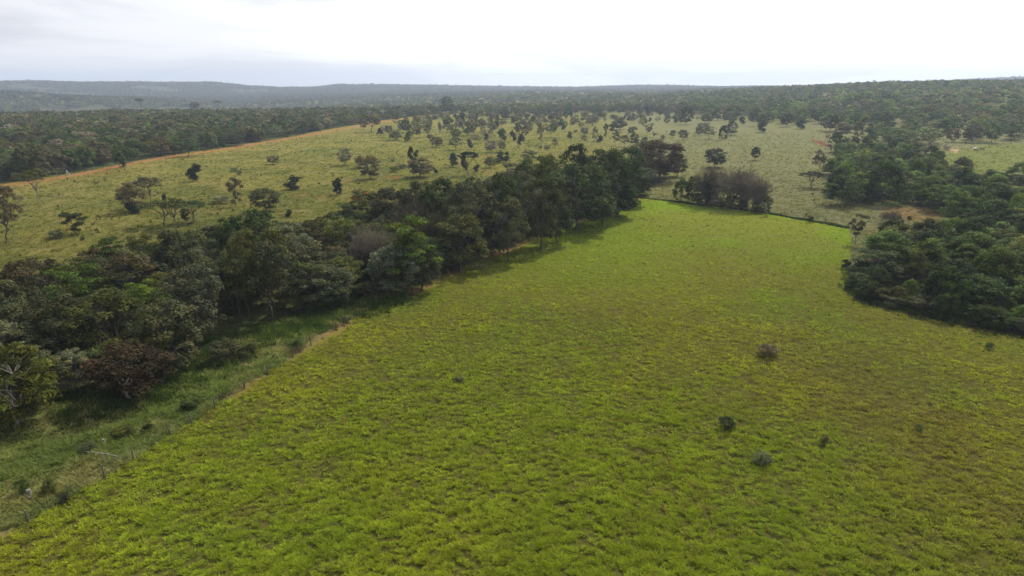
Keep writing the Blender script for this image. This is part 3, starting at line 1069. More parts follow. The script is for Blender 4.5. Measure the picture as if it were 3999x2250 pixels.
C_(1190, 815, 640, 155, 'cone', 'dark green', 'dark cone-shaped tree left of the dark umbrella tree', GS, seed=0)
C_(1390, 920, 612, 280, 'umbrella', 'dark green', 'dark umbrella tree on a bare pale trunk behind the hedgerow', GS, seed=2, bark='pale')
C_(1320, 860, 660, 130, 'dark', 'dark green', 'dark foliage-hung tree under the left rim of the dark umbrella', GS, seed=0)
C_(1490, 875, 780, 95, 'dark', 'grey-green', 'little dark tree under the right rim of the dark umbrella', GS, seed=1)
C_(1660, 825, 682, 180, 'round', 'grey-green', 'small grey round tree right of the dark umbrella tree', GS, seed=1)
C_(1785, 765, 600, 170, 'dark', 'mid-green', 'bushy green tree beside red soil, joined to a darker one', GS, seed=2)
C_(1870, 755, 625, 110, 'cone', 'dark green', 'very dark cone at the right of the bushy green tree', GS, seed=1)
C_(2150, 735, 600, 220, 'bush', 'grey-green', 'wide low grey bush between hedgerow top and open grass', GS)
C_(985, 565, 435, 170, 'round', 'brownish', 'low twin-stemmed grey-brown tree in the middle of the yellow grass', GS, seed=2, bark='dark')
C_(1225, 600, 440, 210, 'open', 'grey-green', 'low spreading grey tree in front of a darker round one', GS, seed=2, bark='dark')
C_(1400, 580, 450, 90, 'dark', 'dark green', 'small upright dark tree right of the low spreading grey tree', GS, seed=2)
C_(1480, 520, 412, 150, 'open', 'pale', 'pale brown open tree behind the small upright dark tree', GS, seed=0, bark='pale')
C_(1620, 475, 385, 95, 'dark', 'dark green', 'small dark ball-shaped tree right of the pale brown one', GS, seed=0)
C_(1800, 482, 330, 140, 'dark', 'mid-green', 'dense green tree standing behind a greyish pair', GS, seed=1)
C_(1670, 630, 475, 190, 'round', 'purple-grey', 'purplish-grey tree of the greyish pair', GS, seed=0)
C_(1800, 600, 492, 120, 'round', 'grey-green', 'darker tree of the greyish pair, beside the purplish one', GS, seed=1)
C_(1945, 490, 345, 95, 'dark', 'dark green', 'narrow dark tree, left half of a dark twin clump', GS, seed=2)
C_(2040, 545, 390, 120, 'dark', 'dark green', 'rounder dark tree, right half of a dark twin clump', GS, seed=0)
C_(2100, 470, 290, 120, 'stem', 'brownish', 'brown tree on a pale stem behind the dark twin clump', GS, seed=0, bark='pale')
C_(2290, 540, 240, 115, 'clumpy', 'pale', 'tall thin feathery tree on a pale straight trunk', GS, seed=0, bark='pale')
C_(2420, 440, 225, 160, 'open', 'grey-green', 'tall open grey tree with two stems right of the feathery tree', GS, seed=1, bark='pale')
C_(2470, 580, 460, 95, 'open', 'brownish', 'small thin brown tree below the tall open grey tree', GS, seed=2)
C_(2370, 605, 540, 90, 'bush', 'grey-green', 'grey bush at the foot of the small thin brown tree', GS)
C_(2290, 590, 545, 60, 'bush', 'mid-green', 'tiny green bush under the tall thin feathery tree', GS)
C_(150, 372, 150, 280, 'open', 'brownish', 'broad brown tree at the corner of the left wood', GS, seed=0, bark='dark')
C_(60, 340, 215, 120, 'round', 'brownish', 'brown tree overlapped by the broad corner tree', GS, seed=1)
C_(275, 415, 325, 92, 'cone', 'dark green', 'small dark cone tree in front of the broad brown corner tree', GS, seed=2)
C_(470, 475, 340, 195, 'bush', 'grey-green', 'low dome-shaped grey tree, widest in its part of the grass', GS, name='low_domed_tree', cat='tree')
C_(385, 400, 290, 110, 'round', 'brownish', 'brown tree right behind the low grey dome', GS, seed=2)
C_(600, 378, 220, 145, 'round', 'mid-green', 'round green tree right of the low grey dome', GS, seed=0)
C_(480, 305, 170, 110, 'stem', 'grey-green', 'thin-stemmed tree behind the low grey dome', GS, seed=1)
C_(740, 402, 290, 140, 'dark', 'dark green', 'low dark tree, left one of a dark pair below a thin tree', GS, seed=0)
C_(860, 375, 270, 110, 'cone', 'mid-green', 'green cone tree, right one of a dark pair below a thin tree', GS, seed=0)
C_(790, 448, 180, 190, 'open', 'pale', 'thin open tree rising between the dark pair', GS, seed=2, bark='pale')
C_(870, 280, 200, 110, 'stem', 'grey-green', 'grey tree right of the thin open one near the track end', GS, seed=2)
C_(1020, 400, 225, 60, 'bare', 'purple-grey', 'thin bare sapling alone between two leafy groups', GS, seed=0)
C_(1120, 382, 272, 150, 'open', 'grey-green', 'open grey tree right of the bare sapling', GS, seed=1, bark='dark')
C_(1090, 282, 205, 85, 'dark', 'mid-green', 'small green tree behind the open grey tree', GS, seed=1)
C_(1220, 460, 330, 155, 'round', 'mid-green', 'rounded dark tree behind the low spreading grey tree', GS, seed=2)
C_(1380, 415, 240, 175, 'tall', 'grey-green', 'large oval tree with a brownish top amid the scattered trees', GS, seed=1)
C_(1300, 290, 230, 190, 'bush', 'brownish', 'brown leafless-looking scrub behind the large oval tree', GS)
C_(1540, 395, 200, 155, 'stem', 'brownish', 'brown tree with a leafy skirt right of the large oval tree', GS, seed=2)
C_(1740, 296, 230, 90, 'dark', 'dark green', 'small dark round tree beside pale crooked limbs', GS, seed=2)
C_(1795, 320, 205, 160, 'open', 'olive', 'tree with pale crooked limbs showing under its crown', GS, seed=0, bark='pale')
C_(2030, 305, 150, 190, 'tall', 'grey-green', 'broad grey tree high in the savanna right of the pale-limbed one', GS, seed=2)
C_(1940, 260, 190, 90, 'dark', 'dark green', 'dark shrub-like tree overlapping the broad grey tree', GS, seed=0)
C_(2455, 275, 140, 160, 'round', 'grey-green', 'grey tree behind the tall open grey tree', GS, seed=1)
C_(2200, 240, 160, 80, 'round', 'brownish', 'small brownish tree left of pale ground near the treeline', GS, seed=0)
C_(1110, 197, 150, 62, 'dark', 'mid-green', 'small tree at the end of the red track', GS, seed=1)
C_(1213, 187, 140, 52, 'dark', 'dark green', 'tiny dark tree right of the track end', GS, seed=2)
C_(1300, 208, 130, 135, 'dark', 'dark green', 'dark tree, left of a dark pair near the treeline', GS, seed=0)
C_(1440, 228, 160, 120, 'dark', 'dark green', 'dark tree, right of a dark pair near the treeline', GS, seed=1)
C_(1560, 230, 80, 200, 'open', 'olive', 'olive spreading tree behind the brown tree with a leafy skirt', GS, seed=1)
C_(1010, 160, 90, 90, 'tall', 'mid-green', 'green tree standing at the wood corner by the track end', GS, seed=0)
C_(955, 215, 150, 110, 'dark', 'mid-green', 'bushy tree just before the track end', GS, seed=2)
C_(740, 275, 180, 130, 'open', 'brownish', 'brown open tree beside the far stretch of red track', GS, seed=0)
C_(1850, 215, 100, 190, 'tall', 'grey-green', 'grey-green tree against the far treeline above the pale-limbed tree', GS, seed=0)

# --- grassland and meadow right of there
D_(370, 292, 150, 190, 'round', 'purple-grey', 'purple-grey thin-leaved tree in front of an olive one', GM, seed=1)
D_(420, 200, 80, 200, 'tall', 'grey-green', 'olive-grey tree behind the purple-grey one', GM, seed=2)
D_(165, 270, 200, 95, 'bush', 'brownish', 'brown bush on pale straw ground', GM)
D_(90, 187, 110, 85, 'dark', 'dark green', 'small dark round tree on straw ground near the treeline', GM, seed=0)
D_(700, 178, 25, 185, 'open', 'grey-green', 'tree with a clear forked stem standing before the treeline', GM, seed=1, bark='pale')
D_(930, 142, 20, 125, 'stem', 'grey-green', 'smaller stemmed tree right of the forked one at the treeline', GM, seed=0, bark='pale')
D_(1045, 133, 45, 100, 'dark', 'dark green', 'blue-dark ball tree at the treeline', GM, seed=1)
D_(1185, 127, 78, 80, 'dark', 'dark green', 'lower dark ball tree right of the blue-dark one', GM, seed=2)
D_(1100, 243, 190, 65, 'dark', 'mid-green', 'little round bush-tree in open meadow under the dark ball trees', GM, seed=0)
D_(1190, 247, 188, 78, 'open', 'mid-green', 'little ragged tree right of the little round bush-tree', GM, seed=1)
D_(1545, 282, 60, 200, 'tall', 'mid-green', 'big round-headed tree on a dark mound at its foot', GM, seed=0, bark='dark')
D_(1440, 187, 110, 95, 'round', 'mid-green', 'tree half behind the big round-headed tree', GM, seed=2)
D_(1800, 262, 150, 145, 'round', 'olive', 'light olive tree right of the big round-headed tree', GM, seed=1, bark='pale')
D_(1930, 227, 105, 190, 'tall', 'grey-green', 'dark-crowned tree right of the light olive tree', GM, seed=1)
D_(2210, 222, 78, 160, 'open', 'grey-green', 'open grey tree at the meadow head', GM, seed=2)
D_(2400, 300, 140, 150, 'open', 'grey-green', 'grey thin-stemmed tree beside a yellowish one', GM, seed=0)
D_(2495, 330, 150, 150, 'round', 'olive', 'yellowish crown rising over a dark bush', GM, seed=0)
D_(2490, 373, 255, 130, 'dark', 'dark green', 'dark bush under the yellowish crown', GM, seed=1, name='shrub', cat='shrub')
D_(1378, 438, 350, 92, 'bush', 'mid-green', 'ragged green bush left of a yellow-olive tree', GM)
D_(1502, 472, 345, 145, 'round', 'yellow-green', 'yellow-olive round tree in the pale meadow', GM, seed=1, bark='pale')
D_(1705, 418, 310, 115, 'round', 'grey-green', 'grey tree on its own shadow, left of a forked one', GM, seed=2)
D_(1760, 330, 262, 170, 'bush', 'brownish', 'brown scrubby crown behind the grey forked tree', GM)
D_(1828, 467, 300, 175, 'open', 'grey-green', 'grey forked tree next to the dark leafy column', GM, seed=1, bark='pale')
D_(2000, 472, 290, 120, 'lush', 'dark green', 'dark leafy column leaning on a wide-crowned tree', GM, seed=0, name='dense_tree')
D_(2115, 412, 240, 205, 'tall', 'dark green', 'wide dark tree leaning right behind the leafy column', GM, seed=2)
D_(2110, 275, 205, 80, 'bush', 'olive', 'olive tuft of a crown above the wide dark tree', GM, name='savanna_tree', cat='tree')
D_(80, 452, 365, 90, 'dark', 'dark green', 'small dark tree with a silvery bush to its right', GM, seed=2)
D_(155, 385, 345, 62, 'bush', 'silvery', 'small silvery bush above the hedgerow end', GM)
D_(270, 405, 315, 125, 'round', 'purple-grey', 'purplish crown above a brown narrow one', GM, seed=2)
D_(265, 520, 415, 100, 'stem', 'brownish', 'narrow brown tree directly below the purplish crown', GM, seed=0)
D_(395, 540, 308, 100, 'stem', 'pale', 'pale slim tree left of a dark ball bush', GM, seed=1, bark='pale')
D_(475, 503, 415, 120, 'dark', 'dark green', 'dark ball bush at the foot of the pale slim tree', GM, seed=0, name='shrub', cat='shrub')
D_(530, 445, 268, 75, 'clumpy', 'mid-green', 'narrow clumpy tree left of a grey-green rounded crown', GM, seed=1)
D_(700, 345, 215, 225, 'round', 'grey-green', 'grey-green rounded crown with a dark tuft on top', GM, seed=0)
D_(765, 222, 165, 60, 'dark', 'dark green', 'dark tuft-like tree above the grey-green rounded crown', GM, seed=2)
D_(610, 360, 270, 80, 'dark', 'dark green', 'dark narrow tree against the grey-green rounded crown', GM, seed=1)
D_(660, 545, 345, 155, 'layered', 'mid-green', 'tiered green tree behind the hedgerow end', GM, seed=0, bark='pale')
D_(770, 565, 412, 155, 'open', 'brownish', 'brown see-through tree right of the tiered green one', GM, seed=2)
D_(895, 545, 390, 130, 'tall', 'mid-green', 'green oval tree between the brown see-through and rust-crowned trees', GM, seed=1)
D_(870, 405, 305, 140, 'bush', 'brownish', 'brownish scrub crown left of the pale many-stemmed tree', GM)
D_(1060, 435, 262, 165, 'sparse', 'pale', 'pale many-stemmed tree fanning upward behind the rust-crowned tree', GM, seed=0, bark='pale')
D_(1145, 455, 370, 85, 'sparse', 'pale', 'small pale twiggy tree right of the pale many-stemmed one', GM, seed=1, bark='pale')
D_(1020, 505, 432, 115, 'dark', 'dark green', 'dark bushy crown just over the rust-crowned tree', GM, seed=2)
D_(1250, 480, 410, 60, 'bush', 'mid-green', 'small bush right of the top of the rust-crowned tree', GM)
T(2792, 655, 580, 94, 'round', 'dark green', 'perfectly round dark tree standing over the leafless thicket', GM, seed=0)
T(2950, 627, 574, 41, 'round', 'dark green', 'small lollipop-shaped tree alone in open meadow', GM, seed=1, bark='dark')
E_(500, 695, 480, 150, 'stem', 'brownish', 'tall top-heavy brown tree above the umbrella tree of the meadow', GM, seed=2, bark='pale')
E_(437, 862, 698, 262, 'umbrella', 'grey-green', 'umbrella tree with a short shadow at the meadow edge', GM, seed=0, bark='dark')
E_(630, 292, 125, 175, 'tall', 'mid-green', 'thick-trunked dark tree at the top of the meadow', GM, seed=1)
E_(540, 280, 160, 72, 'stem', 'grey-green', 'slim tree immediately left of the thick-trunked dark tree', GM, seed=0)
E_(185, 245, 110, 140, 'round', 'grey-green', 'rounded grey tree at the meadow head, first from the open side', GM, seed=0)
E_(330, 268, 170, 120, 'dark', 'mid-green', 'bushy green tree between the rounded grey and thick-trunked trees', GM, seed=1)
E_(310, 190, 95, 130, 'tall', 'grey-green', 'taller grey tree right behind the bushy green tree', GM, seed=2)
E_(790, 300, 235, 155, 'round', 'brownish', 'brown flat-headed tree at the far tip of the grove', GM, seed=1)
E_(880, 1435, 1140, 225, 'sparse', 'grey-green', 'sparse feathery tree with bare forked stems at the pasture corner', GM, seed=2, bark='pale')
T(2997, 842, 768, 38, 'clumpy', 'mid-green', 'young slender tree on the back fence right of the leafless thicket', GM, seed=2, bark='pale')
T(3162, 870, 842, 32, 'bush', 'grey-green', 'spiky bush growing on the back fence', GM)
T(2964, 835, 800, 60, 'bush', 'mid-green', 'low green bush between the thicket and the young slender tree', GM)
E_(1200, 1225, 1085, 215, 'bare', 'purple-grey', 'pinkish bare tree beside the ochre patch', GM, seed=1)
E_(595, 385, 320, 60, 'sparse', 'pale', 'spindly pale sapling by the red bank', GM, seed=0, bark='pale')

# --- leafless thicket
D_(1770, 1290, 800, 400, 'bare', 'purple-grey', 'first bare tree of the thicket, nearest the hedgerow', GT, seed=0)
D_(2095, 1325, 805, 540, 'bare', 'purple-grey', 'largest bare tree, in the middle of the thicket', GT, seed=1)
D_(2350, 1350, 890, 400, 'bare', 'purple-grey', 'bare tree at the meadow side of the thicket', GT, seed=2)
D_(1950, 1250, 815, 300, 'bare', 'brownish', 'bare brown tree at the back of the thicket under the round dark tree', GT, seed=2)
D_(2230, 1290, 860, 300, 'bare', 'purple-grey', 'bare tree behind the largest one on its meadow side', GT, seed=0)
D_(2470, 1340, 1080, 180, 'bare', 'reddish', 'small reddish bare tree at the outer rim of the thicket', GT, seed=1)
D_(1490, 1245, 955, 260, 'lush', 'fresh green', 'leafy green tree closing the hedgerow end of the thicket', GT, seed=0)
D_(1640, 1265, 930, 240, 'round', 'mid-green', 'thin green tree between the leafy and bare thicket trees', GT, seed=1)
D_(1830, 1300, 910, 230, 'round', 'mid-green', 'half-leafy dark tree inside the thicket', GT, seed=2)
D_(2280, 1345, 1150, 210, 'dark', 'fresh green', 'low green bush at the front foot of the bare thicket', GT, seed=0, name='shrub', cat='shrub')
D_(1700, 1295, 1150, 210, 'bush', 'mid-green', 'green bush under the leafy green thicket tree', GT)
D_(1860, 1318, 1170, 190, 'bush', 'brownish', 'brown bush at the front under the first bare trees', GT)
D_(2130, 1340, 1170, 200, 'bush', 'olive', 'olive bush under the largest bare tree', GT)
D_(2000, 1330, 1200, 150, 'bush', 'brownish', 'low brown bush at the front of the thicket', GT)
D_(2420, 1375, 1240, 110, 'bush', 'grey-green', 'grey bush at the meadow corner of the thicket', GT)

# --- hedgerow
T(70, 1668, 1365, 300, 'round', 'yellow-green', 'yellow-leaved tree with pale dangling branches at the hedgerow foot', GH, seed=0, bark='pale', tint=0.62)
T(292, 1530, 1372, 145, 'round', 'silvery', 'small silvery-grey round tree between the yellow-leaved and reddish trees', GH, seed=1)
T(520, 1560, 1355, 290, 'round', 'rust-brown', 'reddish-brown half-dead bushy tree at the foot of the hedgerow', GH, seed=1, bark='pale', tint=0.72)
T(660, 1445, 1180, 290, 'tall', 'grey-green', 'broad grey-green dome overhanging the hollow by the verge', GH, seed=0)
T(440, 1420, 1145, 300, 'tall', 'olive', 'olive dome left of the broad grey-green dome', GH, seed=1)
T(250, 1430, 1170, 260, 'round', 'grey-green', 'dull grey dome above the small silvery-grey tree', GH, seed=2)
T(60, 1400, 1110, 265, 'tall', 'grey-green', 'grey dome at the photo edge above the pale one', GH, seed=2)
T(40, 1490, 1265, 225, 'round', 'silvery', 'pale grey crown at the photo edge above the yellow-leaved tree', GH, seed=0)
T(330, 1290, 1035, 235, 'layered', 'fresh green', 'tiered bright olive-green tree in the upper hedgerow', GH, seed=1)
T(160, 1255, 1010, 235, 'open', 'brownish', 'brown open-branched tree left of the tiered green tree', GH, seed=1)
T(570, 1330, 1100, 175, 'layered', 'bright green', 'vivid green layered tree squeezed among grey crowns', GH, seed=2)
T(770, 1335, 1040, 225, 'tall', 'silvery', 'silver-leaved tall tree catching the light above the leaning trunk', GH, seed=1)
T(520, 1240, 995, 265, 'tall', 'brownish', 'wide brownish crown behind the vivid green tree', GH, seed=0)
T(828, 1282, 1010, 170, 'stem', 'grey-green', 'dark tree with a leaning bent trunk where the verge begins', GH, seed=0, bark='dark')
T(937, 1264, 985, 150, 'stem', 'grey-green', 'tall dark tree with slim trunk right of the leaning one', GH, seed=1, bark='dark')
T(981, 1259, 930, 175, 'stem', 'olive', 'tall olive tree with a straight dark trunk, third in the trunk row', GH, seed=2, bark='dark')
T(1069, 1258, 945, 205, 'stem', 'grey-green', 'tall tree whose thick dark trunk stands clear of the grass', GH, seed=0, bark='dark')
T(1238, 1206, 1035, 205, 'round', 'grey-green', 'low grey tree with a thin trunk left of the bare-soil patch', GH, seed=0, bark='dark')
T(1310, 1195, 1040, 170, 'round', 'silvery', 'low pale grey tree touching the low grey thin-trunked one', GH, seed=2, bark='dark')
T(1080, 1195, 898, 235, 'tall', 'olive', 'broad olive dome in the middle of the hedgerow', GH, seed=2)
T(990, 1170, 903, 185, 'tall', 'olive', 'olive crown left of the broad olive dome', GH, seed=0)
T(1157, 1150, 876, 210, 'open', 'silvery', 'brown and silver mottled tree right of the broad olive dome', GH, seed=0)
T(940, 1110, 848, 155, 'round', 'mid-green', 'mid-green crown on the savanna side of the hedgerow', GH, seed=1)
T(1033, 1120, 826, 190, 'tall', 'mid-green', 'green crown in front of the round grey savanna tree', GH, seed=1)
T(700, 1180, 905, 190, 'tall', 'grey-green', 'grey-green back-row crown below the flat-topped trio', GH, seed=2)
T(590, 1150, 915, 170, 'open', 'olive', 'olive back-row crown left of the grey-green one', GH, seed=1)
T(440, 1120, 925, 130, 'layered', 'deep green', 'dark flat-layered tree at the back edge of the hedgerow', GH, seed=0)
T(380, 1100, 965, 100, 'round', 'brownish', 'small brownish crown at the back edge beside the flat-layered tree', GH, seed=0)
T(1263, 1003, 848, 155, 'stem', 'olive', 'olive tree with fanned dark stems visible through its crown', GH, seed=2, bark='dark')
T(1343, 1030, 856, 135, 'round', 'yellow-green', 'yellow-topped rounded tree right of the fanned-stem tree', GH, seed=1)
T(1437, 900, 752, 208, 'tall', 'olive', 'wide tree with an orange-yellow tinted top', GH, seed=1, bark='dark')
T(1445, 893, 748, 130, 'umbrella', 'orange-yellow', 'orange-yellow new foliage of a crown above the wide olive tree', GH, seed=0)
T(1610, 1152, 843, 215, 'layered', 'bright green', 'tall tree with bright yellow-green top beside the fence', GH, seed=0, bark='dark')
T(1538, 1158, 960, 185, 'round', 'silvery', 'grey lower tree with a bare trunk under the bright-topped tree', GH, seed=1, bark='dark')
T(1650, 1135, 960, 150, 'round', 'grey-green', 'grey skirt-like tree at the right foot of the bright-topped tree', GH, seed=2)
T(1800, 1062, 843, 205, 'tall', 'olive', 'olive tree leaning out over the firebreak soil', GH, seed=0)
T(1466, 1080, 878, 185, 'bare', 'purple-grey', 'purple-grey leafless tree left of the bright-topped tree', GH, seed=2)
T(1620, 960, 770, 190, 'bare', 'purple-grey', 'leafless grey tree behind the bright-topped tree', GH, seed=0)
T(1700, 1000, 830, 150, 'bare', 'brownish', 'brown leafless tree behind the olive leaning tree', GH, seed=1)
T(1640, 950, 713, 175, 'tall', 'grey-green', 'grey-green dome behind the leafless grey tree', GH, seed=0)
T(1545, 940, 735, 165, 'round', 'grey-green', 'grey crown right of the orange-tinted tree', GH, seed=2)
T(1730, 960, 700, 200, 'tall', 'mid-green', 'green dome in the far half of the hedgerow', GH, seed=2)
T(1845, 1005, 715, 215, 'tall', 'grey-green', 'large grey-green dome behind the olive leaning tree', GH, seed=1)
T(1950, 990, 685, 185, 'tall', 'mid-green', 'tall green crown left of the silver-stemmed tree', GH, seed=0)
T(1985, 1020, 770, 155, 'round', 'grey-green', 'drooping grey crown hanging low over the fence', GH, seed=0)
T(2045, 925, 680, 135, 'open', 'silvery', 'silver-stemmed open tree between dark domes', GH, seed=2, bark='pale')
T(2110, 975, 695, 165, 'tall', 'olive', 'olive upright crown left of the largest dark dome', GH, seed=1)
T(2180, 950, 700, 135, 'tall', 'grey-green', 'dark grey crown wedged against the largest dark dome', GH, seed=2)
T(2252, 900, 646, 285, 'tall', 'mid-green', 'largest dark green dome at the far half of the hedgerow', GH, seed=0)
T(2400, 850, 590, 205, 'tall', 'mid-green', 'dark leafy tree behind the largest dark dome', GH, seed=2)
T(2140, 870, 608, 165, 'round', 'olive', 'olive crown behind the olive upright one', GH, seed=1)
T(2075, 860, 625, 160, 'round', 'mid-green', 'green rounded crown at the back of the far hedgerow', GH, seed=0)
T(2240, 800, 563, 125, 'tall', 'deep green', 'dark narrow crown sticking up from the far hedgerow', GH, seed=1)
T(2330, 800, 588, 165, 'tall', 'mid-green', 'green crown left of the rust-crowned tree', GH, seed=0)
T(2440, 790, 575, 155, 'tall', 'mid-green', 'dark crown touching the rust-crowned tree', GH, seed=1)
T(2475, 805, 678, 125, 'round', 'grey-green', 'low grey-green tree at the foot of the rust-crowned tree', GH, seed=0)
T(2415, 840, 680, 145, 'round', 'mid-green', 'rounded low tree at the far end of the fence shade', GH, seed=2)
T(2350, 880, 680, 135, 'tall', 'grey-green', 'grey-green tree drooping to the fence at the far corner', GH, seed=1)
T(2573, 710, 550, 178, 'round', 'rust-brown', 'big rust-crowned tree ending the hedgerow', GH, seed=0)
T(2640, 690, 608, 85, 'round', 'olive', 'olive tree joined to the meadow side of the rust-crowned tree', GH, seed=1)
T(2540, 640, 545, 120, 'round', 'olive', 'olive crown peeping behind the rust-crowned tree', GH, seed=2)
T(2040, 725, 640, 170, 'bush', 'grey-green', 'low grey scrub at the back edge of the far hedgerow', GH)

# --- grove on the right
E_(760, 1037, 740, 440, 'tall', 'deep green', 'wide dark spreading tree on a short trunk at the grove corner', GG, seed=1, bark='grey')
E_(1150, 1025, 598, 400, 'lush', 'deep green', 'tallest vine-hung tree next to the wide spreading one', GG, seed=1)
E_(680, 500, 300, 175, 'lush', 'mid-green', 'rounded dense tree beside the red bank', GG, seed=2)
E_(1240, 430, 285, 250, 'bamboo', 'yellow-green', 'largest yellow-green bamboo clump at the back of the grove', GG, seed=0)
E_(1430, 480, 360, 165, 'bamboo', 'yellow-green', 'bamboo clump between the largest and the lone one', GG, seed=1)
E_(1680, 532, 428, 150, 'bamboo', 'yellow-green', 'lone bright bamboo clump beside the sandy patch', GG, seed=2)
E_(1510, 520, 410, 170, 'lush', 'grey-green', 'pale grey-green mound between two bamboo clumps', GG, seed=0, name='vine_covered_mound', cat='shrub')
E_(1800, 475, 435, 80, 'bush', 'purple-grey', 'grey round bush on the sandy patch', GG)
E_(1330, 1470, 1150, 170, 'sparse', 'mid-green', 'pale slim-trunked tree in front of the near grove', GG, seed=1, bark='pale')
E_(1235, 1470, 1180, 120, 'sparse', 'mid-green', 'second slim pale-trunked tree left of the taller slim one', GG, seed=0, bark='pale')
T(3305, 1045, 1015, 42, 'dark', 'dark green', 'small black-green bush at the pasture edge before the grove', GG, seed=1, name='shrub', cat='shrub')
F_ = reg(3200, 850, .3106)
F_(1560, 1180, 620, 620, 'lush', 'deep green', 'great vine-draped dome bulging over the pasture edge', GG, seed=0)
F_(720, 1000, 640, 330, 'lush', 'mid-green', 'grey-leaved low tree at the grove front corner', GG, seed=1)
F_(940, 760, 350, 420, 'lush', 'deep green', 'dark vine-covered hump behind the grove front corner', GG, seed=2)
F_(1200, 900, 430, 330, 'lush', 'olive', 'olive-green mound between the hump and the great dome', GG, seed=0)
F_(2150, 1000, 375, 640, 'lush', 'fresh green', 'broad light-topped vine dome behind the great dome', GG, seed=1)
F_(2300, 1230, 990, 320, 'lush', 'deep green', 'low dark mound at the pasture edge right of the great dome', GG, seed=2)
F_(2540, 1330, 1110, 300, 'lush', 'bright green', 'bright green bush mound cut by the photo edge', GG, seed=0)
F_(1330, 420, 20, 500, 'lush', 'mid-green', 'tall dark crown at the back of the near grove', GG, seed=0)
F_(860, 360, 30, 330, 'lush', 'mid-green', 'dark crown behind the slim pale-trunked trees', GG, seed=1)
F_(1900, 620, 190, 600, 'lush', 'mid-green', 'broad crown with pale tips in the near grove', GG, seed=1)
F_(1480, 640, 340, 260, 'lush', 'dark green', 'darkest rounded crown in the middle of the near grove', GG, seed=2)
F_(740, 420, 280, 260, 'lush', 'fresh green', 'fresh green low mound on the open side of the hump', GG, seed=2)
F_(1120, 1050, 780, 230, 'lush', 'fresh green', 'fresh green bush left foot of the great dome', GG, seed=1)
F_(680, 1010, 830, 180, 'layered', 'bright green', 'light green patch of leaves low on the grove front', GG, seed=2)
F_(900, 1080, 960, 200, 'bush', 'grey-green', 'grey scrub at the pasture edge below the grove corner', GG)
E_(2090, 800, 720, 180, 'lush', 'dark green', 'dark bush mound first in the strip across the clearing', GG, seed=0)
E_(2280, 815, 700, 190, 'open', 'olive', 'olive thin-leaved tree in the strip across the clearing', GG, seed=0)
E_(2370, 800, 710, 120, 'dark', 'dark green', 'small dark tree right of the olive one in the strip', GG, seed=1)
E_(2490, 825, 725, 200, 'lush', 'dark green', 'dark mound at the photo edge of the strip across the clearing', GG, seed=1)
E_(1985, 1010, 895, 175, 'lush', 'silvery', 'silvery dome standing out in the right grove', GG, seed=2)

# --- shrubs in the pasture
for (px, b, t_, w, form, colr, lab) in [
    (3000, 1392, 1342, 88, 'bush', 'brownish', 'brownish flat-topped bush, the largest in the pasture'),
    (1793, 1492, 1462, 45, 'bush', 'grey-green', 'small grey-green shrub in the middle of the pasture'),
    (2837, 1674, 1628, 74, 'bush', 'dark green', 'dark spiny shrub in the pasture, darkest of them'),
    (2976, 1815, 1765, 80, 'bush', 'grey-green', 'grey-green shrub below and right of the dark spiny shrub'),
    (3218, 1735, 1695, 34, 'bush', 'brownish', 'thin brown shrub right of the dark spiny shrub'),
    (3586, 1690, 1655, 36, 'bush', 'olive', 'thin olive shrub far right in the pasture'),
    (3865, 1362, 1335, 36, 'bush', 'mid-green', 'small green shrub below the grove edge'),
]:
    T(px, b, t_ + (b - t_) * 0.15, w, form, colr, lab, GB, tint=1.5)
GV = 'bushes on the grassy verge between hedgerow and fence'
for (px, b, t_, w, form, colr, lab) in [
    (575, 1683, 1655, 48, 'dark', 'dark green', 'small pointed black-green bush on the verge'),
    (880, 1412, 1330, 135, 'bush', 'grey-green', 'dark grey-green bush in the hollow below the hedgerow'),
    (960, 1385, 1330, 120, 'bush', 'olive', 'olive bush right of the dark hollow bush'),
    (745, 1600, 1560, 80, 'bush', 'mid-green', 'low green bush on the verge below the hollow'),
    (1160, 1362, 1322, 60, 'bush', 'mid-green', 'leafy green bush on the verge near the fence'),
    (345, 1765, 1730, 75, 'bush', 'grey-green', 'low dark bush above the bleached fallen branch'),
    (480, 1700, 1672, 90, 'bush', 'olive', 'sprawling grassy bush left of the pointed bush'),
    (250, 1965, 1925, 50, 'bush', 'grey-green', 'dead grey bush against a fence post'),
    (90, 1925, 1880, 60, 'bush', 'mid-green', 'leafy bush left of the pale stump'),
]:
    T(px, b, t_, w, form, colr, lab, GV, name='shrub', cat='shrub')

# ------------------------------------------------------------------ the many trees of wood, hedgerow and grove
def jitter_grid(P, s, seed):
    rg = np.random.default_rng(seed)
    x0, y0 = P.min(0)
    x1, y1 = P.max(0)
    gx, gy = np.meshgrid(np.arange(x0, x1, s), np.arange(y0, y1, s))
    gx = gx + (np.arange(gx.shape[0])[:, None] % 2) * s / 2
    x = gx.ravel() + rg.uniform(-.38, .38, gx.size) * s
    y = gy.ravel() + rg.uniform(-.38, .38, gx.size) * s
    m = inside(P, x, y)
    return x[m], y[m]


FORMW = {'tall': 'oval-crowned tree', 'round': 'rounded tree', 'open': 'open-branched tree', 'dark': 'dense tree', 'stem': 'thin-stemmed tree', 'lush': 'leafy mound',
         'bare': 'leafless tree', 'umbrella': 'flat-crowned tree', 'layered': 'tiered tree', 'cone': 'pointed tree', 'bush': 'bush', 'clumpy': 'ragged tree', 'sparse': 'sparse tree', 'bamboo': 'bamboo'}
ORD = ['nearest', 'second', 'third', 'fourth', 'fifth', 'sixth', 'seventh', 'eighth', 'ninth', 'tenth', 'eleventh', 'twelfth', 'thirteenth', 'fourteenth', 'fifteenth']


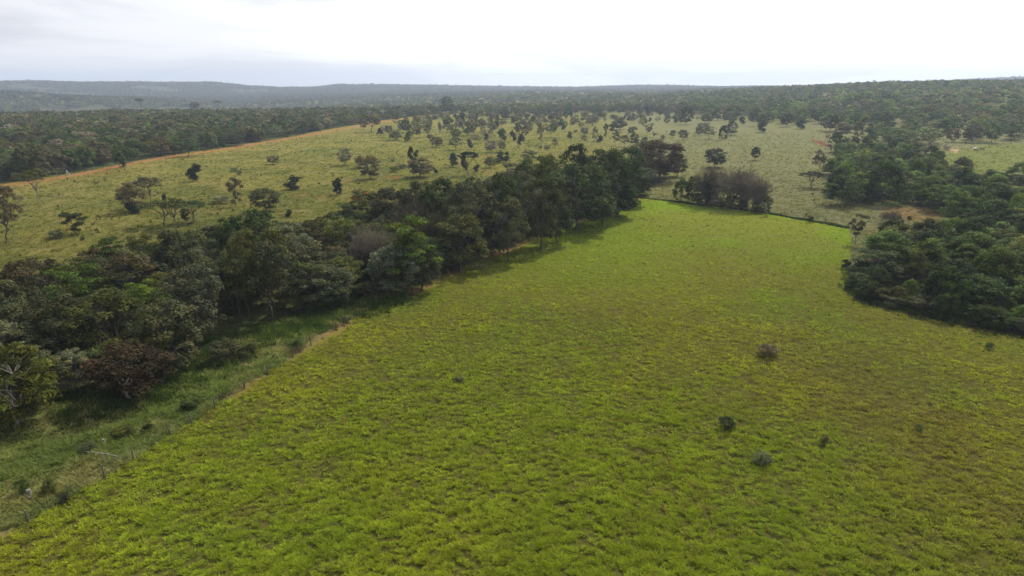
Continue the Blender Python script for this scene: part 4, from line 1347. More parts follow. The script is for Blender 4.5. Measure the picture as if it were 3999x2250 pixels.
def auto_trees(items, landmarks, group, where):
    """items: (x, y, w, h, form, colour, kw). Labels are told by look and by what stands beside."""
    lm = [(*at(px, py)[:2], s) for px, py, s in landmarks]
    buckets = {}
    for it in items:
        x, y = it[0], it[1]
        k = min(range(len(lm)), key=lambda i: math.hypot(lm[i][0] - x, (lm[i][1] - y) * 0.75))
        lx, ly, s = lm[k]
        n = math.hypot(lx, ly)
        dx, dy = x - lx, y - ly
        away = (dx * lx + dy * ly) / n
        right = (dx * ly - dy * lx) / n
        if abs(away) > abs(right):
            rel = 'behind' if away > 0 else 'in front of'
        else:
            rel = 'right of' if right > 0 else 'left of'
        size = '' if it[3] < 4 else 'tall ' if it[3] > 10.2 else ('low ' if it[3] < 6.8 else '')
        colw = it[5] if not (it[4] == 'bare') else 'grey'
        base = '%s%s %s' % (size, colw, FORMW[it[4]])
        buckets.setdefault((base, rel, s), []).append((math.hypot(dx, dy), it))
    for (base, rel, s), L in buckets.items():
        L.sort(key=lambda q: q[0])
        for i, (d, it) in enumerate(L):
            if len(L) == 1:
                lab = '%s in %s, %s %s' % (base, where, rel, s)
            else:
                lab = '%s %s %s %s, %s' % (ORD[min(i, 14)], base, rel, s, where)
            x, y, w, h, form, colour, kw = it
            place(x, y, float(terrain(x, y)) - 0.05, w, h, form, colour, lab, group, **kw)


def free(x, y, sep):
    return all((t['x'] - x) ** 2 + (t['y'] - y) ** 2 > sep * sep for t in TREES)


def pick(rg, table):
    ks = list(table)
    p = np.array([table[k] for k in ks], float)
    return ks[rg.choice(len(ks), p=p / p.sum())]


# hedgerow: crowns between the ones placed above
rg = np.random.default_rng(3)
items = []
xs, ys = jitter_grid(P_HEDGE, 6.2, 31)
for x, y in zip(xs, ys):
    if free(x, y, 3.7):
        w, h = rg.uniform(7.0, 10.5), rg.uniform(6.2, 8.8)
        items.append((x, y, w, h, pick(rg, {'tall': 4, 'round': 3, 'open': 2, 'stem': 1, 'bare': .5}),
                      pick(rg, {'grey-green': 4, 'olive': 3, 'mid-green': 2, 'silvery': .6, 'brownish': 1.2, 'dark green': 1}), {}))
edge = poly([(1190, 1232), (1420, 1175), (1560, 1125), (1700, 1078), (1880, 1000), (2080, 915), (2290, 842), (2420, 790), (2530, 735)])
ss = np.concatenate([[0], np.cumsum(np.hypot(*np.diff(edge, axis=0).T))])
for t_ in np.arange(0.5, ss[-1], 2.6):
    x = float(np.interp(t_, ss, edge[:, 0]) + rg.normal(0, .6)) - 1.2
    y = float(np.interp(t_, ss, edge[:, 1]) + rg.normal(0, .6)) + 1.2
    items.append((x, y, rg.uniform(2.6, 5.2), rg.uniform(1.3, 3.9), pick(rg, {'bush': 3, 'dark': 1, 'lush': 1}), pick(rg, {'mid-green': 3, 'grey-green': 3, 'olive': 2, 'brownish': 1, 'fresh green': .5}), {'name': 'shrub', 'cat': 'shrub'}))
print('hedge fill', len(items))
auto_trees(items, [(60, 1480, 'the pale grey edge crown'), (330, 1290, 'the tiered green tree'), (660, 1400, 'the broad grey-green dome'), (570, 1300, 'the vivid green tree'),
                   (828, 1282, 'the leaning trunk'), (1069, 1240, 'the clear dark trunk'), (1080, 1180, 'the broad olive dome'), (1263, 1003, 'the fanned-stem tree'),
                   (1437, 900, 'the orange-tinted crown'), (1610, 1152, 'the bright-topped tree'), (1800, 1062, 'the olive leaning tree'), (2045, 925, 'the silver-stemmed tree'),
                   (2252, 900, 'the largest dark dome'), (2573, 708, 'the rust-crowned tree'), (150, 1255, 'the brown open-branched tree'), (1640, 940, 'the leafless grey tree')],
           GH, 'hedgerow')

# grove: vine-covered domes packed together
items = []
for P, s, sd in ((P_GN, 6.0, 41), (P_GF, 7.8, 42), (P_STRIP, 8.0, 43)):
    xs, ys = jitter_grid(P, s, sd)
    for x, y in zip(xs, ys):
        az = math.degrees(math.atan2(x, y))
        if free(x, y, 4.2) and az < 44:
            near = P is P_GN
            h = rg.uniform(4.2, 9.2) if near else rg.uniform(4.0, 10.5)
            items.append((x, y, rg.uniform(8, 12.5), h, pick(rg, {'lush': 7, 'tall': 1, 'round': 2.5, 'dark': 1}),
                          pick(rg, {'deep green': 4, 'mid-green': 3, 'fresh green': 2.6, 'dark green': 1.2, 'olive': 1.4, 'grey-green': .5}), {'tint': float(rg.uniform(0.9, 2.1))}))
edge = poly([(3385, 1062), (3385, 1140), (3425, 1180), (3556, 1212), (3701, 1246), (3857, 1276), (4100, 1326)])
ss = np.concatenate([[0], np.cumsum(np.hypot(*np.diff(edge, axis=0).T))])
for t_ in np.arange(0.5, ss[-1], 1.8):
    x = float(np.interp(t_, ss, edge[:, 0]) + rg.normal(0, .7))
    y = float(np.interp(t_, ss, edge[:, 1]) + rg.normal(0, .7)) + 0.8
    items.append((x, y, rg.uniform(3.4, 6.2), rg.uniform(1.8, 4.6), pick(rg, {'bush': 3, 'lush': 2}), pick(rg, {'deep green': 3, 'mid-green': 2, 'grey-green': 2, 'olive': 1, 'fresh green': 1}), {'name': 'shrub', 'cat': 'shrub'}))
print('grove fill', len(items))
auto_trees(items, [(3680, 1200, 'the great vine-draped dome'), (3490, 1080, 'the dark vine-covered hump'), (3860, 1150, 'the light-topped vine dome'), (3620, 970, 'the tall dark crown'),
                   (3790, 1040, 'the broad pale-tipped crown'), (3515, 960, 'the slim pale trunks'), (3290, 800, 'the wide spreading tree'), (3446, 797, 'the tallest vine-hung tree'),
                   (3264, 594, 'the red bank'), (3480, 566, 'the largest bamboo clump'), (3554, 586, 'the middle bamboo clump'), (3651, 606, 'the lone bamboo clump'),
                   (3560, 830, 'the ochre grass patch'), (3770, 790, 'the silvery dome'), (3810, 710, 'the strip mound'), (3960, 720, 'the strip end mound'), (3650, 720, 'the clearing edge'),
                   (3400, 690, 'the middle of the far grove'), (3950, 900, 'the photo edge')],
           GG, 'grove')

# left wood: the trees that show largest as objects
LEFTC = {'grey-green': 4, 'olive': 3, 'mid-green': 2.5, 'brownish': 2.6, 'deep green': 1, 'dark green': 1, 'silvery': .9, 'purple-grey': .7, 'pale': .3, 'fresh green': .7}
xs, ys = jitter_grid(P_LEFT, 8.4, 51)
rr_ = np.hypot(xs, ys)
azs = np.degrees(np.arctan2(xs, ys))
ok = (rr_ < 1010) & (azs > -52) & (line_dist(track_l, xs, ys) > 3.2)
xs, ys, rr_, azs = xs[ok], ys[ok], rr_[ok], azs[ok]
edge = line_dist(track_l, xs, ys)
score = rr_ - 120 * (edge < 14)
order = np.argsort(score)
infr = azs > -38.5
sel = [i for i in order if infr[i]][:285]
selset = set(sel)
items = []
for i in sel:
    f = pick(rg, {'tall': 4, 'round': 4, 'open': 2, 'dark': 1, 'stem': 1})
    items.append((xs[i], ys[i], rg.uniform(6.5, 14), rg.uniform(5.8, 10.8), f, pick(rg, LEFTC), {'name': 'woodland_tree', 'lod': 1 if rr_[i] > 250 else 0, 'tint': 1.3}))
GL = 'trees of the wood beyond the red track'
# notable ones in the wood
for (px, b, t_, w, form, colr, lab) in [
    (456, 470, 425, 78, 'round', 'yellow-green', 'yellow-green domed crown deep in the left wood'),
    (611, 520, 462, 80, 'bare', 'purple-grey', 'pale leafless tree in the middle of the left wood'),
    (766, 520, 460, 85, 'bare', 'purple-grey', 'second pale leafless tree in the left wood, nearer the track end'),
    (267, 425, 378, 64, 'umbrella', 'olive', 'tall flat crown standing above the far edge of the left wood'),
    (549, 425, 384, 36, 'umbrella', 'grey-green', 'small dark flat crown sticking out above the wood skyline'),
    (849, 425, 392, 34, 'umbrella', 'grey-green', 'open tuft-like crown above the wood skyline'),
    (761, 430, 398, 40, 'round', 'brownish', 'rounded brown crown on the wood skyline'),
    (1747, 445, 378, 62, 'tall', 'grey-green', 'tallest tree on the treeline behind the savanna'),
    (470, 655, 584, 58, 'dark', 'fresh green', 'fresh green dense tree on the wood edge above the gate'),
    (735, 612, 540, 95, 'layered', 'mid-green', 'green tiered tree overhanging the track from the wood'),
    (130, 700, 560, 150, 'tall', 'grey-green', 'tall grey tree at the wood edge near the white braced post'),
]:
    T(px, b, t_, w, form, colr, lab, GL, name='woodland_tree', lod=1)
auto_trees(items, [(60, 700, 'the photo edge'), (130, 690, 'the tall grey edge tree'), (262, 680, 'the white braced post'), (400, 650, 'the fence gate'), (497, 632, 'the small white gate'),
                   (470, 600, 'the fresh green dense tree'), (620, 605, 'the tree above the track'), (735, 585, 'the green tiered tree'), (860, 570, 'the red track bend'), (980, 550, 'the straight red track'),
                   (1090, 535, 'the narrowing red track'), (1230, 510, 'the far red track'), (1333, 495, 'the savanna corner'), (1500, 470, 'the broad brown corner tree'), (1640, 452, 'the track end'),
                   (611, 530, 'the pale leafless tree'), (766, 520, 'the second leafless tree'), (300, 620, 'the wood gap'), (200, 600, 'the brown patch'), (456, 520, 'the yellow-green dome')],
           GL, 'left wood')

# right wood: the nearer trees as objects
xr, yr = jitter_grid(np.vstack([P_RIGHT]), 13.5, 61)
rr2 = np.hypot(xr, yr)
az2 = np.degrees(np.arctan2(xr, yr))
ok = (fbm(xr / 45, yr / 45, 66) > 0.40) & (np.random.default_rng(5).uniform(0, 1, len(xr)) > 0.16)
xr, yr, rr2, az2 = xr[ok], yr[ok], rr2[ok], az2[ok]
order = np.argsort(rr2)
sel2 = [i for i in order if az2[i] < 38.5][:270]
sel2set = set(sel2)
items = []
RIGHTC = {'grey-green': 4, 'mid-green': 4, 'deep green': 2, 'olive': 1.5, 'fresh green': 1, 'brownish': .8, 'dark green': 1.5}
for i in sel2:
    items.append((xr[i], yr[i], rg.uniform(9, 16), rg.uniform(7.5, 12), pick(rg, {'tall': 4, 'round': 4, 'open': 1.5, 'dark': 2, 'stem': 1, 'lush': 1.2}), pick(rg, RIGHTC),
                  {'name': 'scrub_tree', 'lod': 1, 'tint': 1.95}))
auto_trees(items, [(2760, 452, 'the light olive tree'), (2900, 465, 'the open grey tree'), (3050, 484, 'the rounded grey tree'), (3140, 492, 'the bushy tree'), (3240, 505, 'the thick trunk'),
                   (3330, 530, 'the flat-headed tree'), (3420, 570, 'the grove tip'), (3500, 570, 'the largest bamboo clump'), (3600, 570, 'the middle bamboo clump'), (3700, 570, 'the sandy patch'),
                   (3800, 560, 'the two cows'), (3960, 555, 'the clearing head'), (3400, 500, 'the open scrub gap'), (3650, 500, 'the wooded slope foot'), (3900, 490, 'the slope at the edge'),
                   (3200, 460, 'the upper slope'), (3500, 450, 'the mid slope'), (2950, 435, 'the grassy upland')],
           'trees of the scrubby wood on the far slope', 'far slope')

# trees thickening towards the treeline
P_UP = poly([(1480, 515), (1620, 470), (1820, 447), (2700, 451), (3180, 492), (3000, 492), (2700, 478), (2300, 500), (2000, 535), (1700, 560), (1500, 548)])
items = []
xs_, ys_ = jitter_grid(P_UP, 21.0, 91)
for x, y in zip(xs_, ys_):
    if free(x, y, 7.5):
        items.append((x, y, rg.uniform(4.5, 9.5), rg.uniform(4, 8.8), pick(rg, {'round': 4, 'open': 2, 'dark': 2.5, 'tall': 2, 'stem': 1, 'bare': .6}), pick(rg, LEFTC), {'lod': 1, 'name': 'savanna_tree', 'tint': float(rg.uniform(.8, 1.5))}))
print('upper savanna fill', len(items))
auto_trees(items, [(1590, 520, 'the low grey dome'), (1700, 470, 'the track end'), (1830, 470, 'the large oval tree'), (1960, 490, 'the pale-limbed tree'), (2110, 520, 'the feathery tree'), (2030, 460, 'the broad grey tree'),
                   (2320, 475, 'the olive-grey tree'), (2250, 480, 'the straw-ground bush'), (2420, 450, 'the forked tree'), (2540, 475, 'the little bush-tree'), (2680, 480, 'the big round-headed tree'),
                   (2800, 480, 'the dark-crowned tree'), (2940, 490, 'the yellowish crown'), (2450, 500, 'the grey-green rounded crown')],
           GS, 'upper savanna')

# far treeline behind the savanna
xm, ym = jitter_grid(P_MID, 9.5, 71)
rm = np.hypot(xm, ym)
order = np.argsort(rm)
sel3 = [i for i in order if np.degrees(math.atan2(xm[i], ym[i])) > -40][:110]
sel3set = set(sel3)
items = [(xm[i], ym[i], rg.uniform(7.5, 12), rg.uniform(7.5, 12.5), pick(rg, {'tall': 5, 'round': 3, 'open': 2, 'umbrella': 1}), pick(rg, LEFTC), {'name': 'treeline_tree', 'lod': 1, 'tint': 1.7}) for i in sel3]
auto_trees(items, [(1789, 446, 'the track end'), (1880, 446, 'the dark pair'), (1990, 450, 'the pale-limbed tree'), (2080, 450, 'the pale straw ground'), (2200, 445, 'the tree-shaded straw patch'), (2320, 445, 'the olive-grey tree'),
                   (2420, 442, 'the forked tree'), (2530, 440, 'the blue-dark ball tree'), (2640, 444, 'the dead snag'), (2740, 450, 'the big round-headed tree')],
           'trees of the treeline behind the savanna', 'far treeline')


# ------------------------------------------------------------------ the rest of the woods: masses nobody could count
def forest_mass(name, x, y, w, h, forms, colours, lod, label, seed, mult=1.3):
    rg = np.random.default_rng(seed)
    n = len(x)
    z = terrain(x, y)
    V, Q, C, off = [], [], [], 0
    keys = [(f, s, lod) for f in forms for s in range(3)]
    which = rg.integers(0, len(keys), n)
    cl = list(colours)
    pr = np.array([colours[k] for k in cl], float)
    ci = rg.choice(len(cl), n, p=pr / pr.sum())
    carr = np.array([COLR[k] for k in cl])[ci] * rg.uniform(0.65, 1.5, (n, 1)) * mult
    for k, key in enumerate(keys):
        idx = np.nonzero(which == k)[0]
        if not len(idx):
            continue
        v, f, tint = raw(*key)[:3]
        a = rg.uniform(0, 6.28, len(idx))
        ca, sa = np.cos(a)[:, None], np.sin(a)[:, None]
        X = (v[None, :, 0] * ca - v[None, :, 1] * sa) * w[idx][:, None] + x[idx][:, None]
        Y = (v[None, :, 0] * sa + v[None, :, 1] * ca) * w[idx][:, None] + y[idx][:, None]
        Z = v[None, :, 2] * h[idx][:, None] + z[idx][:, None]
        V.append(np.stack([X, Y, Z], -1).reshape(-1, 3))
        Q.append((f[None] + (np.arange(len(idx)) * len(v))[:, None, None]).reshape(-1, 4) + off)
        C.append((tint[None] * carr[idx][:, None, :]).reshape(-1, 3))
        off += len(idx) * len(v)
    o = link(name, mesh_np(name, np.vstack(V), np.vstack(Q), M_LEAF_FAR, np.vstack(C)))
    o['kind'] = 'stuff'
    o['label'] = label
    print(name, n, off // 4)
    return o


FF = ['tall', 'round', 'open']
rest = np.array([i for i in range(len(xs)) if i not in selset])
nearm = rest[rr_[rest] < 520]
farm = rest[rr_[rest] >= 520]
for nm, ii, lod in (('left_woodland', nearm, 1), ('left_woodland_far', farm, 2)):
    forest_mass(nm.replace('left_', '').replace('_far', '') if lod == 1 else 'distant_woodland', xs[ii], ys[ii], rg.uniform(8, 13, len(ii)), rg.uniform(6, 10.5, len(ii)), FF, LEFTC, lod,
                'dark mixed wood stretching away beyond the red track', 5 + lod)
restr = np.array([i for i in range(len(xr)) if i not in sel2set])
forest_mass('scrub_woodland', xr[restr], yr[restr], rg.uniform(10, 17, len(restr)), rng.uniform(7, 12, len(restr)), FF + ['dark'], RIGHTC, 2, 'scrubby wood climbing the far slope', 8, 1.9)
restm = np.array([i for i in range(len(xm)) if i not in sel3set])
forest_mass('savanna_woodland', xm[restm], ym[restm], rg.uniform(8, 12, len(restm)), rg.uniform(7, 11, len(restm)), FF, LEFTC, 2, 'woodland closing the savanna', 9, 1.8)

# country beyond about a kilometre
n = 19000
u = rng.uniform(0, 1, n)
r = np.sqrt(950 ** 2 + u * (2300 ** 2 - 950 ** 2))
a = rng.uniform(-0.78, 0.78, n)
x, y = r * np.sin(a), r * np.cos(a)
m = (fbm(x / 90, y / 90, 44) > 0.44) & ~(inside(P_RIGHT, x, y) | inside(P_MID, x, y) | inside(P_LEFT, x, y)) & (rng.uniform(0, 1, n) < 0.75)
x, y = x[m], y[m]
forest_mass('valley_woodland', x, y, rng.uniform(11, 19, len(x)), rng.uniform(7, 12, len(x)), FF, LEFTC, 2, 'hazy wooded country a kilometre and more away', 10, 1.7)

# hill scrub out to the skyline
n = 90000
r = rng.uniform(2200, 4700, n)
a = rng.uniform(-0.78, 0.78, n)
x, y = r * np.sin(a), r * np.cos(a)
m = fbm(x / 160, y / 160, 45) > 0.36
x, y, r = x[m], y[m], r[m]
n = len(x)
nq = 7
w = rng.uniform(8, 16, n)
h = rng.uniform(5, 10, n)
tall = (rng.uniform(0, 1, n) > 0.96) & (np.abs(r - 4250) < 260)
h = np.where(tall, h + rng.uniform(3, 9, n), h)
z = terrain(x, y)
dd = unit(rng.normal(0, 1, (n, nq, 3)))
dd[:, :, 2] = np.abs(dd[:, :, 2])
P = np.stack([x, y, z + h * 0.35], 1)[:, None, :] + dd * np.stack([w * .38, w * .38, h * .5], 1)[:, None, :]
v, f = leaf_quads(P.reshape(-1, 3), (dd + np.array([0, -0.2, 0.5])).reshape(-1, 3), np.repeat(w * 0.30, nq), rng, 0.75)
cc = np.array([COLR[k] for k in ('grey-green', 'olive', 'mid-green', 'brownish')])[rng.integers(0, 4, n)] * rng.uniform(0.8, 1.2, (n, 1))
o = link('hill_scrub', mesh_np('hill_scrub', v, f, M_LEAF_FAR, np.repeat(cc, nq * 4, axis=0)))
o['kind'] = 'stuff'
o['label'] = 'scrub and woodland covering the distant hills'


# ------------------------------------------------------------------ fences, gate, posts, branches, stumps, cows
def post_mesh(h, r, rg, tilt=(0, 0), top_cut=True, sides=7):
    pts = np.array([[0, 0, -0.3], [0.01, 0, h * .3], [0.0, 0.01, h * 0.7], [0, 0, h]])
    pts[:, 0] += pts[:, 2] * tilt[0]
    pts[:, 1] += pts[:, 2] * tilt[1]
    rad = np.array([r * 1.1, r, r * 0.95, r * 0.85]) * rg.uniform(0.9, 1.1, 4)
    v, f = tubes([(pts, rad)], sides)
    k = len(v)
    ring = v[-sides:]
    v = np.vstack([v, ring.mean(0) + np.array([0, 0, 0.02])])
    cap = np.array([[k - sides + i, k - sides + (i + 1) % sides, k, k] for i in range(sides)])
    me = bpy.data.meshes.new('post')
    me.from_pydata([tuple(q) for q in v], [], [tuple(q) for q in f] + [(int(q[0]), int(q[1]), int(q[2])) for q in cap])
    me.update()
    return me


def tagged_empty(name, loc, label, cat, group=None):
    e = bpy.data.objects.new(name, None)
    e.empty_display_size = 0.5
    COL.objects.link(e)
    e.location = loc
    e['label'] = label
    e['category'] = cat
    if group:
        e['group'] = group
    return e


rgf = np.random.default_rng(77)


def fence(name, pts_px, tilts, label, hh=1.35, r=0.075, mat=M_WOOD):
    P = [at(*p) for p in pts_px]
    o0 = Vector(P[0])
    e = tagged_empty(name, o0, label, 'fence')
    tops = []
    for i, p in enumerate(P):
        h = hh * rgf.uniform(0.88, 1.15)
        tl = tilts.get(i, (rgf.normal(0, .05), rgf.normal(0, .05)))
        me = post_mesh(h, r * rgf.uniform(0.8, 1.3), rgf, tl)
        me.materials.append(mat)
        o = link('post', me, e)
        o.location = Vector(p) - o0
        tops.append((Vector(p) - o0, h, tl))
    for q in (0.35, 0.62, 0.9):
        paths = []
        for (p0, h0, t0), (p1, h1, t1) in zip(tops[:-1], tops[1:]):
            a_ = p0 + Vector((h0 * q * t0[0], h0 * q * t0[1], h0 * q))
            b_ = p1 + Vector((h1 * q * t1[0], h1 * q * t1[1], h1 * q))
            mid = (a_ + b_) / 2 - Vector((0, 0, 0.04))
            paths.append((np.array([a_, mid, b_]), np.full(3, 0.003)))
        v, f = tubes(paths, 3)
        link('wire', mesh_np('wire', v, f, M_WIRE), e)
    return e


posts = [(-130, 2150), (114, 2049), (273, 1950), (407, 1862), (523, 1800), (670, 1699), (751, 1655), (840, 1593), (955, 1520), (1046, 1461), (1144, 1396), (1216, 1352), (1312, 1290), (1352, 1263),
         (1467, 1188), (1512, 1157), (1603, 1152), (1680, 1112), (1752, 1078), (1816, 1043), (1870, 1022), (1926, 999), (1966, 984), (2000, 968), (2035, 955), (2068, 942), (2098, 932), (2150, 903), (2215, 878),
         (2280, 852), (2345, 828), (2390, 812), (2430, 796), (2462, 784), (2497, 772)]
fence('wire_fence', posts, {5: (-0.35, 0.1), 4: (-0.05, 0.02), 6: (-0.3, 0.1)}, 'weathered post and wire fence along the red soil left of the pasture', 1.4, 0.085)
fence('wire_fence', [(2504, 772), (2600, 783), (2690, 795), (2780, 806), (2870, 815), (2960, 829), (3050, 844), (3140, 858), (3225, 872), (3312, 890)], {},
      'low fence overgrown with dark weeds behind the pasture', 1.3, 0.07)
fence('wire_fence', [(3326, 905), (3328, 950), (3329, 1008), (3318, 1040)], {}, 'short run of thin posts between pasture corner and grove', 1.6, 0.06)
seg = [(60 + i * 62, 712 - i * 0) for i in range(1)]
tp = [(80, 711), (150, 700), (225, 689), (300, 677), (370, 665), (440, 653), (520, 641), (600, 622), (690, 607), (780, 594), (860, 582), (950, 568), (1040, 551)]
fence('wire_fence', tp, {}, 'distant wire fence on the wood side of the red track', 1.5, 0.09, M_PALEWOOD)

# white braced corner post at the wood edge
x, y, z = at(262, 688)
e = tagged_empty('braced_post', (x, y, z), 'white strainer post with a slanting white brace at the wood edge', 'post')
v, f = tubes([(np.array([[0, 0, -.3], [0, 0, 1.2], [0, 0, 2.6]]), np.array([.16, .15, .14]))], 8)
link('post', mesh_np('post', v, f, M_WHITE), e)
v, f = tubes([(np.array([[0.1, 0, 2.45], [0.9, 0, 1.2], [1.75, 0, -.1]]), np.array([.12, .12, .12]))], 8)
link('brace', mesh_np('brace', v, f, M_WHITE), e)

# small wooden gate at the wood edge
x, y, z = at(497, 641)
e = tagged_empty('field_gate', (x, y, z), 'small pale wooden gate frame beside the red track', 'gate')
for xx in (0, 2.9):
    v, f = tubes([(np.array([[xx, 0, -.3], [xx, 0, 0.7], [xx, 0, 1.7]]), np.array([.1, .09, .09]))], 6)
    link('post', mesh_np('post', v, f, M_PALEWOOD), e)
for zz in (0.4, 0.9, 1.4):
    v, f = tubes([(np.array([[0.09, 0, zz], [1.4, 0, zz - 0.03], [2.81, 0, zz]]), np.array([.05, .05, .05]))], 6)
    link('rail', mesh_np('rail', v, f, M_PALEWOOD), e)

# bare snag in the far meadow
x, y, z = at(2600, 455)
v, f = tubes([(np.array([[0, 0, -.3], [.1, 0, 2.4], [-.1, .1, 4.6], [.1, 0, 6.2]]), np.array([.35, .28, .22, .1])), (np.array([[0, 0, 3.4], [.7, 0, 4.4], [.9, 0, 5.2]]), np.array([.15, .1, .05]))], 7)
o = link('dead_trunk', mesh_np('dead_trunk', v, f, M_WOOD))
o.location = (x, y, z)
o['label'] = 'bare grey snag standing in the far meadow'
o['category'] = 'dead tree'


def branch(name, px, label, pathf, scale, cat='fallen branch', mat=M_PALEWOOD):
    x, y, z = at(*px)
    v, f = tubes(pathf, 6)
    o = link(name, mesh_np(name, v * scale, f, mat, smooth=True))
    o.location = (x, y, z)
    o['label'] = label
    o['category'] = cat
    return o


branch('fallen_branch', (412, 1812), 'bleached forked branch propped across the rank grass of the verge',
       [(np.array([[-1.7, 0.1, 1.15], [-.7, 0.0, 1.12], [.4, -.05, .98], [1.5, -.2, .80]]), np.array([.015, .03, .042, .03])),
        (np.array([[.0, 0, 1.03], [-.02, -.1, .5], [.0, -.15, -.1]]), np.array([.05, .045, .05])),
        (np.array([[1.0, -.1, .9], [.7, -.3, .4], [.45, -.4, .0]]), np.array([.045, .04, .03]))], 1.15)
branch('fallen_branch', (1868, 1046), 'pale dead branch lying on grass at the pasture edge by the fence',
       [(np.array([[-1.6, 0, .15], [-.6, .1, .35], [.5, .0, .42], [1.7, -.1, .55]]), np.array([.04, .08, .09, .04])),
        (np.array([[-.6, .1, .35], [-.9, -.4, .2], [-1.1, -.9, .05]]), np.array([.06, .05, .03])),
        (np.array([[.5, 0, .42], [1.0, -.4, .25], [1.9, -.8, .05]]), np.array([.07, .05, .03])),
        (np.array([[.2, 0, .4], [.1, .3, .7], [.3, .4, 1.0]]), np.array([.05, .035, .02]))], 1.15)


def stump(px, h, r, label, mat, seed):
    rg = np.random.default_rng(seed)
    x, y, z = at(*px)
    n = 12
    a = np.arange(n) * 2 * math.pi / n
    prof = [(-0.2, 1.5), (0.05, 1.35), (0.3, 1.05), (0.7, 0.95), (1.0, 0.92)]
    V = []
    lob = 1 + 0.12 * np.sin(3 * a + rg.uniform(0, 6)) + rg.normal(0, .04, n)
    for zz, k in prof:
        topj = rg.normal(0, .05, n) if zz == 1.0 else np.zeros(n)
        V += [(r * k * lob[i] * math.cos(a[i]), r * k * lob[i] * math.sin(a[i]), (zz + topj[i]) * h) for i in range(n)]
    Fc = [(j * n + i, j * n + (i + 1) % n, (j + 1) * n + (i + 1) % n, (j + 1) * n + i) for j in range(len(prof) - 1) for i in range(n)]
    top = (len(prof) - 1) * n
    V.append((0, 0, h * 0.93))
    Fc += [(top + i, top + (i + 1) % n, len(V) - 1) for i in range(n)]
    me = bpy.data.meshes.new('tree_stump')
    me.from_pydata(V, [], Fc)
    me.materials.append(mat)
    o = link('tree_stump', me)
    o.location = (x, y, z)
    o['label'] = label
    o['category'] = 'tree stump'
    return o


stump((118, 1940), 0.75, 0.19, 'pale grey cut stump standing at the verge near the photo edge', M_PALEWOOD, 1)
stump((190, 1925), 1.3, 0.24, 'tall stump wrapped in dry climbing grass beside the pale stump', M_WOOD, 2)
stump((407, 1735), 0.6, 0.14, 'short pale stump in the verge grass above the fallen branch', M_PALEWOOD, 3)
T(196, 1932, 1868, 62, 'bush', 'olive', 'tangle of dry climbing grass hung on the tall stump', GV, name='climbing_plant', cat='climbing plant', seed=2, tint=1.4)


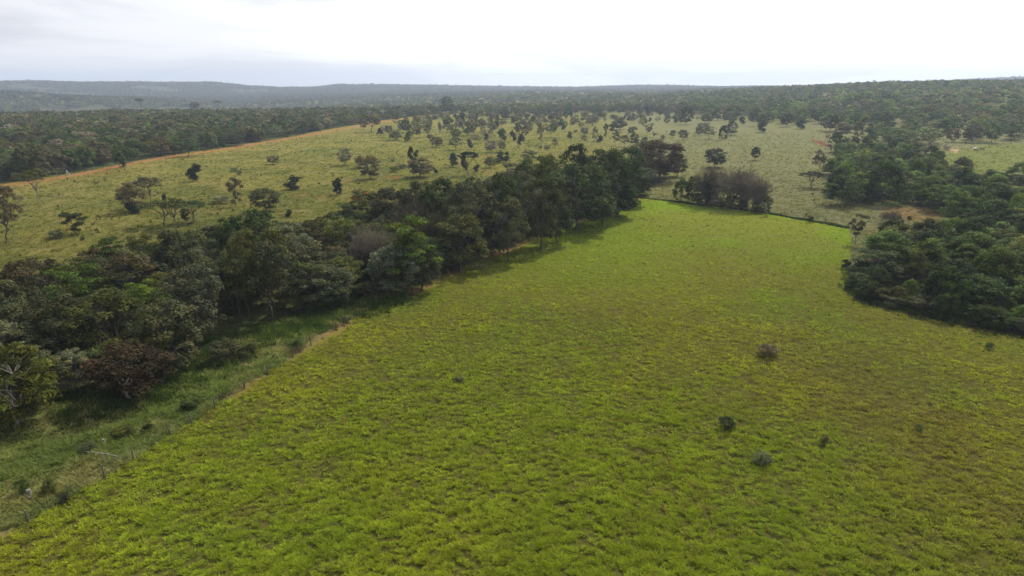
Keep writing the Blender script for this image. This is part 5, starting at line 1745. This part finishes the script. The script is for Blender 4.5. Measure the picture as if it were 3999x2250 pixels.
def cow(px, rot, col, belly, label):
    x, y, z = at(*px)
    nodes = [((-0.85, 0, 1.18), .24, None), ((-0.35, 0, 1.12), .33, 0), ((0.2, 0, 1.08), .36, 1), ((0.65, 0, 1.12), .30, 2), ((0.98, 0, 1.28), .19, 3),
             ((1.22, 0, 1.42), .15, 4), ((1.42, 0, 1.38), .15, 5), ((1.68, 0, 1.18), .09, 6)]
    for s in (-1, 1):
        b = len(nodes)
        nodes += [((-0.80, s * .20, .85), .16, 0), ((-0.98, s * .20, .52), .085, b), ((-0.90, s * .20, .22), .055, b + 1), ((-0.88, s * .20, .03), .065, b + 2)]
        b = len(nodes)
        nodes += [((0.62, s * .19, .78), .13, 3), ((0.64, s * .19, .45), .075, b), ((0.62, s * .19, .20), .055, b + 1), ((0.64, s * .19, .03), .065, b + 2)]
        nodes += [((1.32, s * .22, 1.46), .035, 6), ((1.30, s * .30, 1.44), .02, len(nodes))]
    b = len(nodes)
    nodes += [((-1.08, 0, 1.08), .04, 0), ((-1.14, 0, .7), .03, b), ((-1.12, 0, .45), .045, b + 1)]
    me = bpy.data.meshes.new('cow')
    me.from_pydata([n[0] for n in nodes], [(i, n[2]) for i, n in enumerate(nodes) if n[2] is not None], [])
    o = bpy.data.objects.new('cow', me)
    COL.objects.link(o)
    sk = o.modifiers.new('skin', 'SKIN')
    for i, n in enumerate(nodes):
        me.skin_vertices[0].data[i].radius = (n[1], n[1] * (1.15 if n[1] > .25 else 1))
        me.skin_vertices[0].data[i].use_root = i == 0
    sb = o.modifiers.new('smooth', 'SUBSURF')
    sb.levels = sb.render_levels = 1
    m, t = new_mat('cow_hide')
    oo = N(t, 'ShaderNodeOutputMaterial')
    pp = N(t, 'ShaderNodeBsdfPrincipled')
    pp.inputs['Roughness'].default_value = 0.8
    tcn = N(t, 'ShaderNodeTexCoord')
    nn = N(t, 'ShaderNodeTexNoise')
    nn.inputs['Scale'].default_value = 1.3
    t.links.new(tcn.outputs['Object'], nn.inputs[0])
    rp = ramp(t, nn.outputs[0], [(0.45, col), (0.6, belly)])
    t.links.new(rp.outputs[0], pp.inputs['Base Color'])
    t.links.new(pp.outputs[0], oo.inputs[0])
    me.materials.append(m)
    o.location = (x, y, z)
    o.rotation_euler = (0, 0, rot)
    o['label'] = label
    o['category'] = 'cow'
    o['group'] = 'cows in the clearing'


cow((3804, 587), 0.15, (0.72, 0.70, 0.66), (0.6, 0.56, 0.5), 'white cow grazing in the clearing beyond the grove')
cow((3812, 592), 3.0, (0.12, 0.09, 0.07), (0.09, 0.07, 0.05), 'dark brown cow overlapping the white one in the clearing')
cow((3836, 589), 2.2, (0.04, 0.035, 0.03), (0.03, 0.025, 0.02), 'black cow standing apart right of the white cow')

# ------------------------------------------------------------------ air: even haze over the whole place
me = bpy.data.meshes.new('haze')
X0, Z0, Z1 = 9700.0, -90.0, 175.0
vv = [(sx * X0, sy * X0, zz) for zz in (Z0, Z1) for sx, sy in ((-1, -1), (1, -1), (1, 1), (-1, 1))]
me.from_pydata(vv, [], [(3, 2, 1, 0), (4, 5, 6, 7), (0, 1, 5, 4), (1, 2, 6, 5), (2, 3, 7, 6), (3, 0, 4, 7)])
haze = link('haze', me)
haze['kind'] = 'stuff'
haze['label'] = 'pale blue haze hanging over the whole country'
m, t = new_mat('haze_air')
o_ = N(t, 'ShaderNodeOutputMaterial')
pv = N(t, 'ShaderNodeVolumePrincipled')
pv.inputs['Color'].default_value = (0.66, 0.78, 1.0, 1)
pv.inputs['Density'].default_value = 1.55e-4
pv.inputs['Anisotropy'].default_value = 0.3
t.links.new(pv.outputs[0], o_.inputs['Volume'])
me.materials.append(m)
print('things', len(TREES), 'terrain z range', P_H.min(), P_H.max())
